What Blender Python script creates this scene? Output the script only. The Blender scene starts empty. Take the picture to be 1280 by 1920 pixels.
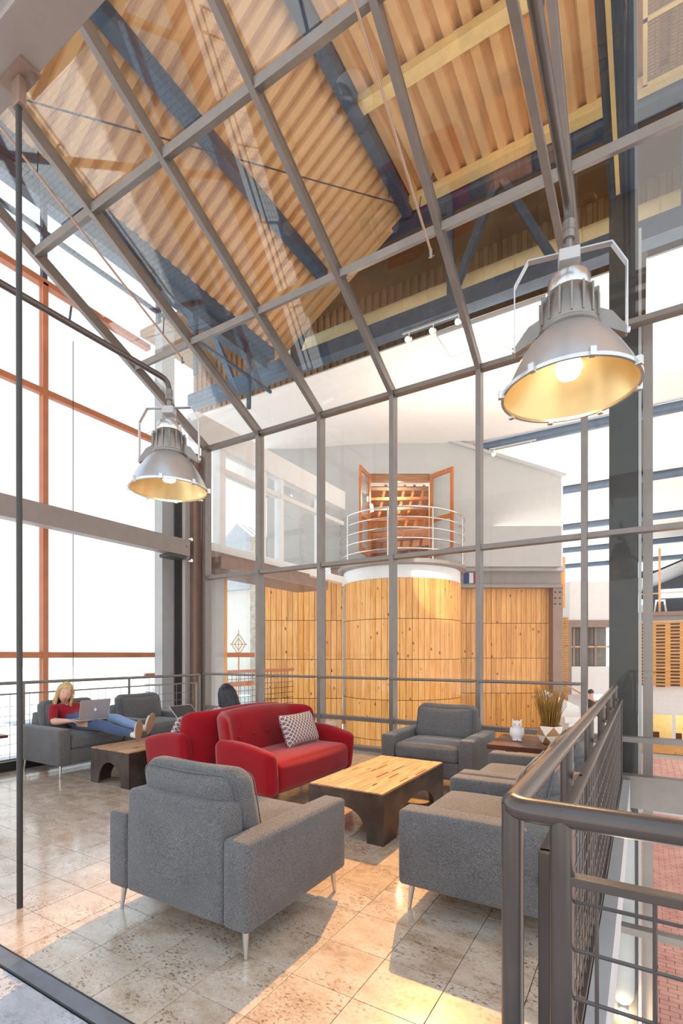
import bpy, bmesh, math, random
from mathutils import Vector, Matrix
random.seed(7)
sc = bpy.context.scene
COL = sc.collection
# ---------------------------------------------------------------- camera, sky, lights, exposure
TH = math.radians(31.06); FPX = 938.0; EYE = 1.40; HOR = 1228.0
cam_d = bpy.data.cameras.new('camera'); cam = bpy.data.objects.new('camera', cam_d); COL.objects.link(cam)
cam.location = (0, 0, EYE); cam.rotation_euler = (math.pi/2, 0, TH)
cam_d.sensor_fit = 'HORIZONTAL'; cam_d.sensor_width = 36.0
cam_d.lens = FPX/1280*36; cam_d.shift_y = (HOR-960)/1280; cam_d.clip_start = 0.05; cam_d.clip_end = 400
sc.camera = cam
W = bpy.data.worlds.new('sky'); sc.world = W; W.use_nodes = True
nt = W.node_tree; nt.nodes.clear()
_o = nt.nodes.new('ShaderNodeOutputWorld'); _b = nt.nodes.new('ShaderNodeBackground')
_tc = nt.nodes.new('ShaderNodeTexCoord'); _sx = nt.nodes.new('ShaderNodeSeparateXYZ'); _r = nt.nodes.new('ShaderNodeValToRGB')
nt.links.new(_tc.outputs['Generated'], _sx.inputs[0]); nt.links.new(_sx.outputs['Z'], _r.inputs[0])
_r.color_ramp.elements[0].position = 0.0; _r.color_ramp.elements[0].color = (1.0, 0.985, 0.96, 1)
_r.color_ramp.elements[1].position = 0.75; _r.color_ramp.elements[1].color = (0.62, 0.80, 1.0, 1)
_e = _r.color_ramp.elements.new(0.22); _e.color = (0.93, 0.97, 1.0, 1)
nt.links.new(_r.outputs[0], _b.inputs[0]); _b.inputs[1].default_value = 1.25
nt.links.new(_b.outputs[0], _o.inputs[0])
sun_d = bpy.data.lights.new('sun', 'SUN'); sun = bpy.data.objects.new('sun', sun_d); COL.objects.link(sun)
sun_d.energy = 7.0; sun_d.angle = math.radians(1.0); sun_d.color = (1, .95, .86)
sun.rotation_euler = Vector((-0.30, -0.20, -1.0)).to_track_quat('-Z', 'Y').to_euler()
def area(name, loc, target, sx, sy, power, color):
    d = bpy.data.lights.new(name, 'AREA'); d.shape = 'RECTANGLE'; d.size = sx; d.size_y = sy; d.energy = power; d.color = color
    o = bpy.data.objects.new(name, d); COL.objects.link(o); o.location = loc
    o.rotation_euler = (Vector(target)-Vector(loc)).to_track_quat('-Z', 'Y').to_euler(); return o
sc.view_settings.view_transform = 'Standard'; sc.view_settings.look = 'None'
sc.view_settings.gamma = 1.0; sc.view_settings.use_curve_mapping = False
# added fill lights without fixtures, turned up to brighten the white sails
area('hall_fill_light', (-4.0, 19.5, 5.6), (-4.0, 19.5, 9), 9, 6, 300, (1, .93, .84))
area('hall_fill_light', (-3.0, 30.0, 4.0), (-3.0, 30.0, 9), 12, 8, 400, (1, .93, .84))
area('hall_fill_light', (-1.0, 11.6, 6.2), (-1.0, 11.9, 9), 9, 2, 160, (1, .92, .80))
sc.view_settings.exposure = 0.42
sc.cycles.transparent_max_bounces = 40; sc.cycles.max_bounces = 10; sc.cycles.diffuse_bounces = 5; sc.cycles.glossy_bounces = 5
sc.cycles.sample_clamp_indirect = 6.0
sc.cycles.caustics_reflective = False; sc.cycles.caustics_refractive = False

# ---------------------------------------------------------------- measuring helpers (photo pixel + known plane -> place)
Fw = Vector((-math.sin(TH), math.cos(TH), 0)); Rt = Vector((math.cos(TH), math.sin(TH), 0)); CP = Vector((0, 0, EYE))
def ray(px, py): return Fw + Rt*((px-640)/FPX) + Vector((0, 0, (HOR-py)/FPX))
def P(px, py, d): return CP + ray(px, py)*d
def on(px, py, X=None, Y=None, Z=None):
    r = ray(px, py)
    k = X/r.x if X is not None else (Y/r.y if Y is not None else (Z-EYE)/r.z)
    return CP + r*k
ROTM = Matrix.Rotation(TH, 4, 'Z')

# ---------------------------------------------------------------- materials
def S(r, g, b):
    f = lambda c: (c/255/12.92) if c/255 <= 0.04045 else ((c/255+0.055)/1.055)**2.4
    return (f(r), f(g), f(b), 1)
MATS = {}
class NB:
    def __init__(s, name):
        s.m = bpy.data.materials.new(name); s.m.use_nodes = True; s.t = s.m.node_tree
        s.p = s.t.nodes['Principled BSDF']; s.o = s.t.nodes['Material Output']; MATS[name] = s.m
    def n(s, kind, **kw):
        x = s.t.nodes.new(kind)
        for k, v in kw.items(): setattr(x, k, v)
        return x
    def l(s, a, b): s.t.links.new(a, b)
    def coords(s, scale=(1, 1, 1), rnd=True, rot=(0, 0, 0)):
        tc = s.n('ShaderNodeTexCoord'); mp = s.n('ShaderNodeMapping'); mp.inputs['Scale'].default_value = scale; mp.inputs['Rotation'].default_value = rot
        s.l(tc.outputs['Object'], mp.inputs[0])
        if rnd:
            oi = s.n('ShaderNodeObjectInfo'); mu = s.n('ShaderNodeMath', operation='MULTIPLY'); mu.inputs[1].default_value = 57.0
            s.l(oi.outputs['Random'], mu.inputs[0]); cb = s.n('ShaderNodeCombineXYZ')
            for i in range(3): s.l(mu.outputs[0], cb.inputs[i])
            s.l(cb.outputs[0], mp.inputs['Location'])
        return mp.outputs[0]
    def noise(s, vec, scale, detail=4, rough=.55):
        x = s.n('ShaderNodeTexNoise'); x.inputs['Scale'].default_value = scale; x.inputs['Detail'].default_value = detail; x.inputs['Roughness'].default_value = rough
        s.l(vec, x.inputs['Vector']); return x.outputs['Fac']
    def ramp(s, fac, stops):
        x = s.n('ShaderNodeValToRGB'); e = x.color_ramp.elements
        e[0].position, e[0].color = stops[0]; e[1].position, e[1].color = stops[-1]
        for p, c in stops[1:-1]: k = e.new(p); k.color = c
        s.l(fac, x.inputs[0]); return x.outputs[0]
    def mix(s, fac, a, b, mode='MIX'):
        x = s.n('ShaderNodeMixRGB', blend_type=mode)
        for i, v in ((0, fac), (1, a), (2, b)):
            if hasattr(v, 'links'): s.l(v, x.inputs[i])
            else: x.inputs[i].default_value = v
        return x.outputs[0]
    def base(s, c):
        if hasattr(c, 'links'): s.l(c, s.p.inputs['Base Color'])
        else: s.p.inputs['Base Color'].default_value = c
    def set(s, rough=.5, metal=0, spec=.5):
        s.p.inputs['Roughness'].default_value = rough; s.p.inputs['Metallic'].default_value = metal; s.p.inputs['Specular IOR Level'].default_value = spec
    def bump(s, h, strength=.3, dist=.01):
        b = s.n('ShaderNodeBump'); b.inputs['Strength'].default_value = strength; b.inputs['Distance'].default_value = dist
        s.l(h, b.inputs['Height']); s.l(b.outputs[0], s.p.inputs['Normal'])
def plain(name, c, rough=.5, metal=0, var=.12, scale=6, spec=.5):
    b = NB(name); b.set(rough, metal, spec); v = b.coords()
    f = b.noise(v, scale, 3); d = tuple(x*(1-var) for x in c[:3])+(1,); u = tuple(min(1, x*(1+var)) for x in c[:3])+(1,)
    b.base(b.ramp(f, [(.3, d), (.7, u)])); return b
def fabric(name, c1, c2, c3, scale=260):
    b = NB(name); b.set(.95, 0, .15); v = b.coords(); f = b.noise(v, scale, 2, .7); g = b.noise(v, 5, 2)
    va = b.coords((1, 1, 6)); h = b.noise(va, scale*.35, 2)
    c = b.ramp(f, [(.3, c1), (.5, c2), (.72, c3)]); c = b.mix(b.ramp(h, [(.4, (0, 0, 0, 1)), (.62, (.35, .35, .35, 1))]), c, c3)
    c = b.mix(b.ramp(g, [(.3, (.0, .0, .0, 1)), (.8, (.25, .25, .25, 1))]), c, c1); b.base(c)
    b.p.inputs['Sheen Weight'].default_value = .25; b.bump(f, .25, .002); return b
fabric('grey_fabric', S(38, 38, 40), S(84, 83, 85), S(158, 156, 155), 340)
fabric('red_fabric', S(98, 4, 14), S(150, 11, 27), S(180, 25, 41), 400)
fabric('white_shirt', S(200, 185, 180), S(225, 210, 205), S(240, 230, 225))
fabric('red_knit', S(120, 14, 26), S(150, 24, 38), S(172, 44, 56))
fabric('denim', S(48, 62, 92), S(66, 84, 118), S(104, 124, 160))
fabric('denim_pale', S(90, 116, 158), S(120, 148, 190), S(160, 184, 215))
plain('frame_metal', S(134, 126, 121), .38, .35, .08)
plain('rail_metal', S(92, 84, 80), .28, .45, .10)
plain('brown_metal', S(146, 120, 106), .42, .25, .10)
plain('dark_steel', S(68, 65, 64), .45, .3, .12)
plain('beam_grey', S(150, 138, 132), .45, .2, .06)
plain('blue_steel', S(66, 82, 100), .5, .2, .14)
plain('tube_blue', S(92, 108, 128), .45, .2, .1)
plain('panel_grey', S(186, 186, 186), .5, 0, .04)
plain('orange_frame', S(196, 122, 84), .55, 0, .08)
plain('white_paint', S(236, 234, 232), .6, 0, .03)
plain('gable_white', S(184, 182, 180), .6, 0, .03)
plain('sail_white', S(240, 234, 229), .8, 0, .02)
plain('cream_steel', S(222, 190, 130), .55, 0, .08)
plain('black_rubber', S(30, 30, 32), .4, 0, .2)
plain('strip_metal', S(120, 122, 130), .3, .6, .15)
plain('grout', S(120, 104, 88), .8, 0, .1)
plain('concrete', S(190, 182, 172), .8, 0, .08)
plain('chrome', S(214, 212, 208), .25, .9, .05)
plain('pipe_copper', S(178, 146, 126), .35, .5, .06)
plain('aluminium', S(206, 207, 210), .34, .75, .05)
plain('cast_aluminium', S(146, 138, 132), .35, .7, .12)
plain('reflector_gold', S(222, 194, 142), .30, .9, .06)
plain('ceramic_white', S(240, 236, 235), .35, 0, .04)
plain('copper_paint', S(208, 156, 112), .4, .35, .06)
plain('pot_white', S(240, 226, 208), .45, 0, .04)
plain('skin', S(226, 176, 154), .55, 0, .05)
plain('lips', S(186, 96, 92), .5, 0, .05)
plain('eye_dark', S(56, 44, 42), .3, 0, .1)
plain('sole_tan', S(168, 130, 100), .7, 0, .1)
plain('shoe_white', S(232, 222, 214), .7, 0, .06)
plain('laptop_silver', S(186, 180, 184), .35, .5, .03)
plain('laptop_dark', S(44, 44, 50), .4, 0, .1)
plain('logo_white', S(255, 255, 255), .3, 0, 0)
plain('walnut_dark', S(82, 46, 34), .35, 0, .25, 12)
plain('dark_wall', S(70, 72, 82), .7, 0, .1)
plain('duct_cream', S(216, 196, 150), .5, .1, .06)
plain('foliage', S(70, 92, 50), .8, 0, .3, 2)
plain('roof_grey', S(176, 178, 184), .5, .2, .08)
plain('neighbour_wall', S(214, 208, 200), .8, 0, .05)
plain('slot_dark', S(52, 44, 40), .8, 0, .1)
plain('window_dark', S(120, 112, 104), .25, 0, .2)
plain('flag_blue', S(40, 60, 130), .7); plain('flag_red', S(176, 40, 46), .7)
plain('grass_blade', S(160, 124, 60), .7, 0, .35, 9)
plain('tag_brown', S(60, 40, 40), .7)
def lit(name, c, e):
    b = NB(name); b.base(c); b.p.inputs['Emission Color'].default_value = c; b.p.inputs['Emission Strength'].default_value = e; b.set(.4); return b
lit('bulb_glow', (1, .80, .50, 1), 17.0)
lit('screen_glow', (.80, .90, 1, 1), .8)
lit('lamp_white', (1, .95, .86, 1), 6.0)
lit('ceiling_light', (1, .97, .92, 1), 1.3)
def hair(name, c1, c2, c3):
    b = NB(name); b.set(.45, 0, .5); v = b.coords((1, 1, .12)); f = b.noise(v, 90, 4, .7); b.base(b.ramp(f, [(.3, c1), (.5, c2), (.7, c3)])); b.bump(f, .6, .006)
hair('hair_blonde', S(150, 112, 66), S(208, 172, 116), S(240, 216, 168))
hair('hair_black', S(14, 14, 18), S(30, 30, 38), S(62, 66, 82))
def glass(name, tint, f0=.045, top=.9):
    b = NB(name); b.t.nodes.remove(b.p)
    lw = b.n('ShaderNodeLayerWeight'); lw.inputs[0].default_value = .5
    pw = b.n('ShaderNodeMath', operation='POWER'); pw.inputs[1].default_value = 4.0; b.l(lw.outputs['Facing'], pw.inputs[0])
    ma = b.n('ShaderNodeMath', operation='MULTIPLY_ADD'); ma.inputs[1].default_value = top; ma.inputs[2].default_value = f0; b.l(pw.outputs[0], ma.inputs[0])
    t = b.n('ShaderNodeBsdfTransparent'); t.inputs[0].default_value = tint
    g = b.n('ShaderNodeBsdfGlossy'); g.inputs['Roughness'].default_value = .0; g.inputs['Color'].default_value = (1, 1, 1, 1)
    mx = b.n('ShaderNodeMixShader'); b.l(ma.outputs[0], mx.inputs[0]); b.l(t.outputs[0], mx.inputs[1]); b.l(g.outputs[0], mx.inputs[2]); b.l(mx.outputs[0], b.o.inputs[0])
glass('glass', (.98, .99, .985, 1), .012, .75); glass('roof_glass', (.97, .98, .975, 1), .06, .85)
def wood(name, c1, c2, c3, knot, axis='Z', grain=1.0, rough=.5, knots=True):
    b = NB(name); b.set(rough, 0, .4)
    sc3 = {'Z': (9, 9, .7), 'X': (.7, 9, 9), 'Y': (9, .7, 9)}[axis]
    v = b.coords(sc3); f = b.noise(v, 2.2*grain, 6, .6)
    oi = b.n('ShaderNodeObjectInfo')
    c = b.ramp(f, [(.3, c1), (.5, c2), (.7, c3)])
    tone = b.ramp(oi.outputs['Random'], [(0, (.74, .66, .56, 1)), (.4, (1, 1, 1, 1)), (.8, (1, .95, .86, 1)), (1, (.90, .76, .60, 1))])
    c = b.mix(.75, c, tone, 'MULTIPLY')
    if knots:
        vk = b.coords({'Z': (1, 1, .55), 'X': (.55, 1, 1), 'Y': (1, .55, 1)}[axis]); vo = b.n('ShaderNodeTexVoronoi'); vo.inputs['Scale'].default_value = 4.2; b.l(vk, vo.inputs['Vector'])
        k = b.ramp(vo.outputs['Distance'], [(.05, (1, 1, 1, 1)), (.15, (0, 0, 0, 1))]); c = b.mix(k, c, knot)
    b.base(c); return b
wood('pine', S(222, 150, 72), S(240, 176, 98), S(248, 196, 126), S(112, 56, 22))
wood('pine_x', S(214, 150, 70), S(232, 172, 92), S(242, 192, 118), S(140, 80, 34), 'X')
wood('table_oak', S(160, 112, 76), S(196, 152, 112), S(216, 180, 142), S(70, 44, 28), 'Y', 1.6, .5, False)
wood('door_wood', S(170, 92, 34), S(196, 112, 46), S(214, 134, 62), S(120, 62, 26), 'Z', 1, .4, False)
wood('truss_wood', S(140, 88, 54), S(168, 112, 74), S(190, 136, 96), S(120, 62, 26), 'X', 1, .6, False)
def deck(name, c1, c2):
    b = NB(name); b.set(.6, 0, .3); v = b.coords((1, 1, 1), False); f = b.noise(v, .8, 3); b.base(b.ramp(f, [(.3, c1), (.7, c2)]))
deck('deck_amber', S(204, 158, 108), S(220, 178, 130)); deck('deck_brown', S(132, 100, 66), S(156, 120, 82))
def stone(name, c1, c2, c3, cspk):
    b = NB(name); b.set(.20, 0, .5)
    v = b.coords((1, 1, 1)); va = b.coords((1, 1.7, 1), True, (0, 0, .5))
    f = b.noise(va, 4.0, 8, .72); c = b.ramp(f, [(.32, c1), (.5, c2), (.68, c3)])
    s1 = b.noise(va, 46, 5, .7); s2 = b.noise(v, 4.5, 3)
    m = b.mix(1.0, b.ramp(s1, [(.54, (0, 0, 0, 1)), (.62, (1, 1, 1, 1))]), b.ramp(s2, [(.40, (.06, .06, .06, 1)), (.60, (1, 1, 1, 1))]), 'MULTIPLY')
    c = b.mix(m, c, cspk); s3 = b.noise(v, 120, 3, .8); c = b.mix(b.ramp(s3, [(.48, (0, 0, 0, 1)), (.70, (.7, .7, .7, 1))]), c, c1)
    b.base(c); b.l(b.ramp(s1, [(.3, (.14, .14, .14, 1)), (.8, (.34, .34, .34, 1))]), b.p.inputs['Roughness']); b.p.inputs['Coat Weight'].default_value = .6; b.p.inputs['Coat Roughness'].default_value = .10
stone('travertine', S(176, 150, 124), S(211, 193, 173), S(228, 216, 202), S(88, 54, 36))
stone('slate_tile', S(158, 160, 172), S(184, 184, 190), S(204, 202, 204), S(96, 92, 96))
b = NB('rust_steel'); b.set(.42, .55, .5); v = b.coords(); f = b.noise(v, 4, 5, .6); b.base(b.ramp(f, [(.3, S(66, 58, 54)), (.55, S(92, 82, 76)), (.75, S(120, 102, 88))]))
b = NB('diamond_fabric'); b.set(.9, 0, .2); tc = b.n('ShaderNodeTexCoord'); mp = b.n('ShaderNodeMapping'); mp.inputs['Rotation'].default_value = (0, math.radians(45), 0); mp.inputs['Scale'].default_value = (1, 1, 1)
b.l(tc.outputs['Object'], mp.inputs[0]); sp = b.n('ShaderNodeSeparateXYZ'); b.l(mp.outputs[0], sp.inputs[0])
def _tri(out):
    a = b.n('ShaderNodeMath', operation='PINGPONG'); a.inputs[1].default_value = .018; b.l(out, a.inputs[0]); return a.outputs[0]
mn = b.n('ShaderNodeMath', operation='MINIMUM'); b.l(_tri(sp.outputs['X']), mn.inputs[0]); b.l(_tri(sp.outputs['Z']), mn.inputs[1])
g = b.n('ShaderNodeMath', operation='GREATER_THAN'); g.inputs[1].default_value = .0038; b.l(mn.outputs[0], g.inputs[0])
b.base(b.mix(g.outputs[0], S(222, 212, 208), S(128, 112, 112)))
b = NB('red_brick'); b.set(.7); tc = b.n('ShaderNodeTexCoord'); oi = b.noise(tc.outputs['Object'], 3.0, 4); b.base(b.ramp(oi, [(.3, S(192, 128, 114)), (.7, S(222, 164, 148))]))
b = NB('buff_brick'); b.set(.8); tc = b.n('ShaderNodeTexCoord'); oi = b.noise(tc.outputs['Object'], 5.0, 4); b.base(b.ramp(oi, [(.3, S(178, 164, 140)), (.7, S(216, 206, 186))]))
b = NB('paving'); b.set(.8); tc = b.n('ShaderNodeTexCoord'); br = b.n('ShaderNodeTexBrick'); br.inputs['Scale'].default_value = 2.2; b.l(tc.outputs['Object'], br.inputs['Vector'])
br.inputs['Color1'].default_value = S(228, 226, 226); br.inputs['Color2'].default_value = S(212, 214, 218); br.inputs['Mortar'].default_value = S(168, 174, 184); b.base(br.outputs[0])

# ---------------------------------------------------------------- mesh helpers
class MB:
    def __init__(s): s.v = []; s.f = []
    def add(s, vs, fs):
        o = len(s.v); s.v += [tuple(x) for x in vs]; s.f += [tuple(i+o for i in f) for f in fs]; return s
    def box(s, a, b, M=None):
        x0, y0, z0 = a; x1, y1, z1 = b
        vs = [Vector(c) for c in ((x0, y0, z0), (x1, y0, z0), (x1, y1, z0), (x0, y1, z0), (x0, y0, z1), (x1, y0, z1), (x1, y1, z1), (x0, y1, z1))]
        if M is not None: vs = [M @ c for c in vs]
        return s.add(vs, [(0, 3, 2, 1), (4, 5, 6, 7), (0, 1, 5, 4), (1, 2, 6, 5), (2, 3, 7, 6), (3, 0, 4, 7)])
    def bar(s, p, q, w, h, up=(0, 0, 1)):          # rectangular bar from p to q, w across, h along up
        p = Vector(p); q = Vector(q); d = (q-p); L = d.length; d.normalize(); u = Vector(up)
        sd = d.cross(u); sd.normalize(); u = sd.cross(d)
        M = Matrix(((sd.x, d.x, u.x, p.x), (sd.y, d.y, u.y, p.y), (sd.z, d.z, u.z, p.z), (0, 0, 0, 1)))
        return s.box((-w/2, 0, -h/2), (w/2, L, h/2), M)
    def tube(s, pts, r, n=10, cap=True):
        pts = [Vector(p) for p in pts]; rs = r if isinstance(r, (list, tuple)) else [r]*len(pts); base = len(s.v); u = None
        for i, p in enumerate(pts):
            d = (pts[min(i+1, len(pts)-1)]-pts[max(i-1, 0)]).normalized()
            if u is None: u = d.orthogonal().normalized()
            else:
                u = u - d*u.dot(d)
                u = u.normalized() if u.length > 1e-6 else d.orthogonal().normalized()
            w = d.cross(u)
            for k in range(n):
                a = 2*math.pi*k/n; s.v.append(tuple(p + (u*math.cos(a)+w*math.sin(a))*rs[i]))
        for i in range(len(pts)-1):
            for k in range(n):
                a = base+i*n+k; b_ = base+i*n+(k+1) % n; s.f.append((a, b_, b_+n, a+n))
        if cap: s.f.append(tuple(base+k for k in range(n))[::-1]); s.f.append(tuple(base+(len(pts)-1)*n+k for k in range(n)))
        return s
    def lathe(s, prof, n=24, M=None, closed=False):
        base = len(s.v)
        for r, z in prof:
            for k in range(n):
                a = 2*math.pi*k/n; c = Vector((r*math.cos(a), r*math.sin(a), z)); s.v.append(tuple(M @ c if M is not None else c))
        m = len(prof)
        for i in range(m if closed else m-1):
            for k in range(n):
                a = base+i*n+k; b_ = base+i*n+(k+1) % n; c = base+((i+1) % m)*n; s.f.append((a, b_, c+(k+1) % n, c+k))
        return s
    def prism(s, poly, t, M=None):                   # polygon in local xz, thickness t along +y
        n = len(poly); vs = [Vector((x, 0, z)) for x, z in poly]+[Vector((x, t, z)) for x, z in poly]
        if M is not None: vs = [M @ c for c in vs]
        return s.add(vs, [tuple(range(n)), tuple(range(2*n-1, n-1, -1))]+[(i, i+n, (i+1) % n+n, (i+1) % n) for i in range(n)])
    def build(s, name, mat, parent=None, smooth=False, bevel=0, loc=None):
        me = bpy.data.meshes.new(name); me.from_pydata(s.v, [], s.f)
        bm = bmesh.new(); bm.from_mesh(me); bmesh.ops.recalc_face_normals(bm, faces=bm.faces)
        if bevel: bmesh.ops.bevel(bm, geom=[e for e in bm.edges if e.calc_face_angle(0) > .5], offset=bevel, segments=2, profile=.6, affect='EDGES')
        bm.to_mesh(me); bm.free()
        return link(name, me, mat, parent, smooth, loc)
def link(name, me, mat, parent=None, smooth=False, loc=None):
    me.materials.clear()
    if mat: me.materials.append(MATS[mat])
    if smooth:
        me.shade_smooth()
        if smooth != 'all': me.set_sharp_from_angle(angle=math.radians(42))
    o = bpy.data.objects.new(name, me); COL.objects.link(o)
    if parent: o.parent = parent
    if loc is not None: o.location = loc
    return o
def share(src, parent, loc=(0, 0, 0), rot=(0, 0, 0), scale=None, name=None):
    o = src.copy(); COL.objects.link(o); o.parent = parent; o.location = loc; o.rotation_euler = rot
    if scale: o.scale = scale
    return o
def empty(name, loc=(0, 0, 0), rz=0):
    o = bpy.data.objects.new(name, None); COL.objects.link(o); o.location = loc; o.rotation_euler = (0, 0, rz); o.empty_display_size = .1; return o
def tag(o, label, cat, group=None):
    o['label'] = label; o['category'] = cat
    if group: o['group'] = group
    return o
def struct(o, label=None):
    o['kind'] = 'structure'
    if label: o['label'] = label; 
    return o
def copy_tree(o, parent=None, loc=None, rz=None):
    c = o.copy(); COL.objects.link(c); c.parent = parent
    if loc is not None: c.location = loc
    if rz is not None: c.rotation_euler = (0, 0, rz)
    for ch in list(o.children): copy_tree(ch, c)
    return c
def rbox(sx, sy, sz, r, n=6, bulge=(0, 0, 0), fn=None, c=(0, 0, 0)):
    """soft box: rounded edges of radius r, faces puffed by bulge, optional deform fn(p)->p; returns MB"""
    m = MB(); h = (sx/2, sy/2, sz/2); idx = {}
    def pos(p):
        q = [p[i]*h[i] for i in range(3)]; inn = [max(-(h[i]-r), min(h[i]-r, q[i])) for i in range(3)]
        d = Vector([q[i]-inn[i] for i in range(3)])
        if d.length > 1e-9: d = d.normalized()*r
        w = Vector(inn)+d
        for i in range(3):
            a, b_ = [j for j in range(3) if j != i]
            w[i] += bulge[i]*p[i]*(1-p[a]**4)*(1-p[b_]**4)
        w += Vector(c); return fn(w) if fn else w
    # non-uniform parameter: dense near edges
    def prm(i, axis):
        e = min(.9, r/h[axis]); ts = [-1, -1+e*.3, -1+e*.65, -1+e] + [(-1+e)+(2-2*e)*k/n for k in range(1, n)] + [1-e, 1-e*.65, 1-e*.3, 1]
        return ts[i]
    N = n+7
    def vid(i, j, k):
        key = (i, j, k)
        if key not in idx: idx[key] = len(m.v); m.v.append(tuple(pos((prm(i, 0), prm(j, 1), prm(k, 2)))))
        return idx[key]
    L = N-1
    for a in range(L):
        for b_ in range(L):
            m.f += [(vid(a, b_, 0), vid(a, b_+1, 0), vid(a+1, b_+1, 0), vid(a+1, b_, 0)), (vid(a, b_, L), vid(a+1, b_, L), vid(a+1, b_+1, L), vid(a, b_+1, L)),
                    (vid(a, 0, b_), vid(a+1, 0, b_), vid(a+1, 0, b_+1), vid(a, 0, b_+1)), (vid(a, L, b_), vid(a, L, b_+1), vid(a+1, L, b_+1), vid(a+1, L, b_)),
                    (vid(0, a, b_), vid(0, a, b_+1), vid(0, a+1, b_+1), vid(0, a+1, b_)), (vid(L, a, b_), vid(L, a+1, b_), vid(L, a+1, b_+1), vid(L, a, b_+1))]
    return m
def ball(rx, ry, rz, c=(0, 0, 0), n=16, M=None):
    m = MB(); prof = [(math.sin(math.pi*i/(n//2)), -math.cos(math.pi*i/(n//2))) for i in range(n//2+1)]
    T = Matrix.Translation(Vector(c)) @ (M if M is not None else Matrix()) @ Matrix.Diagonal((rx, ry, rz, 1))
    prof[0] = (.001, -1); prof[-1] = (.001, 1); m.lathe(prof, n, T); return m
# ================================================================ THE LOUNGE SHELL
YG = 6.49; MX = [-6.74+1.2305*i for i in range(8)]          # glass wall plane and its mullions
ZE = 5.115; SL = 0.5                                            # eave height, slope of the glass roof
def zroof(y): return ZE+(YG-y)*SL
# ---- floor: slab with stone tiles
slab = MB().box((-6.62, 1.213, -.30), (-.19, 6.56, -.012)).build('floor', 'grout'); struct(slab)
T = .305
tile_me = MB().box((0, 0, -.011), (T-.003, T-.003, 0)).build('tile', 'travertine', slab, bevel=.0012)
cells = []
for i in range(21):
    for j in range(-1, 17):
        cells.append((-.1-T*(i+1), 1.468+T*j)) if i else None
cells.sort(key=lambda c: (c[0]+T/2)**2+(c[1]+T/2)**2)
far = MB(); first = True
short = None
for n, (x, y) in enumerate(cells):
    cut = y < 1.2
    if n < 282:
        if cut:
            if short is None:
                short = MB().box((0, 0, -.011), (T-.003, 1.468-1.216, 0)).build('tile', 'travertine', slab, bevel=.0012); short.location = (x, 1.214, 0)
            else: share(short, slab, (x, 1.214, 0))
        elif first: tile_me.location = (x, y, 0); first = False
        else: share(tile_me, slab, (x, y, 0))
    else: far.box((x, max(y, 1.214), -.011), (x+T-.003, y+T-.003, 0))
edge_me = None
for j in range(-1, 17):
    y = 1.468+T*j; y0_ = max(y, 1.214)
    if j < 0 or edge_me is None or j == 0: edge_me = MB().box((0, 0, -.011), (.205, y+T-.003-y0_, 0)).build('tile', 'travertine', slab, bevel=.0012); edge_me.location = (-.405, y0_, 0)
    else: share(edge_me, slab, (-.405, y, 0))
fo = far.build('distant_tiles', 'travertine', slab); fo['kind'] = 'stuff'
# entry floor on the camera's side of the metal strip
ent = MB().box((-4.2, -1.6, -.30), (1.6, 1.135, -.012)).build('floor_entry', 'grout'); struct(ent)
t0 = MB().box((0, 0, -.011), (.607, .607, 0)).build('tile', 'slate_tile', ent, bevel=.0012); t0.location = (-4.2+.002, .525, 0)
for i in range(9):
    for j in range(3):
        if i or j: share(t0, ent, (-4.198+.61*i, .525-.61*j, 0))
st = MB().box((-6.6, 1.14, -.3), (-.19, 1.213, .004)).build('trim_1', 'strip_metal'); struct(st)
MB().box((-6.6, 1.2125, -.02), (-.19, 1.218, .006)).build('strip_edge', 'black_rubber', st)
MB().box((-6.6, 1.134, -.02), (-.19, 1.141, .006)).build('strip_edge', 'black_rubber', st)
# slab edge toward the void
se = MB().box((-.19, 1.10, -.34), (-.12, 6.4, .012)).build('trim_2', 'panel_grey'); struct(se)
cu = MB().box((-6.72, 1.2, -.3), (-6.60, 6.45, .10)).build('baseboard_left', 'dark_steel'); struct(cu)

# ---- glass wall at the back
wb = MB().box((-6.80, YG-.07, -.30), (2.2, YG+.09, .055)).build('wall_back', 'frame_metal'); struct(wb)
mul = None
ZL = -3.6
for i, x in enumerate(MX):
    z0 = 0.05 if i < 5 else ZL
    MB().box((x-.032, YG-.075, z0), (x+.032, YG+.075, ZE+.02)).build('mullion', 'frame_metal', wb, bevel=.004)
levels = [.055, .456, 2.79, ZE]
for i in range(len(MX)-1):
    a = MX[i]+.032; b_ = MX[i+1]-.032
    for z in levels[1:]:
        MB().box((a, YG-.06, z-.03), (b_, YG+.06, z+.03)).build('transom', 'frame_metal', wb, bevel=.003)
    for k in range(3):
        MB().box((a, YG-.006, levels[k]+(.03 if k else 0)), (b_, YG+.006, levels[k+1]-.03)).build('glass_pane', 'glass', wb)
    if i >= 5:
        MB().box((a, YG-.06, -1.72), (b_, YG+.06, -1.64)).build('transom', 'frame_metal', wb, bevel=.003)
        MB().box((a, YG-.006, -3.55), (b_, YG+.006, -1.72)).build('glass_pane', 'glass', wb); MB().box((a, YG-.006, -1.64), (b_, YG+.006, -.31)).build('glass_pane', 'glass', wb)
    if i < 5:   # hand rail clipped between the mullions
        o = MB().tube([(a, YG-.13, 1.065), (b_, YG-.13, 1.065)], .019, 12).tube([(a+.01, YG-.13, 1.065), (a-.0, YG-.08, 1.065)], .008, 8).tube([(b_-.01, YG-.13, 1.065), (b_, YG-.08, 1.065)], .008, 8).build('hand_rail', 'frame_metal', wb, True)
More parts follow.
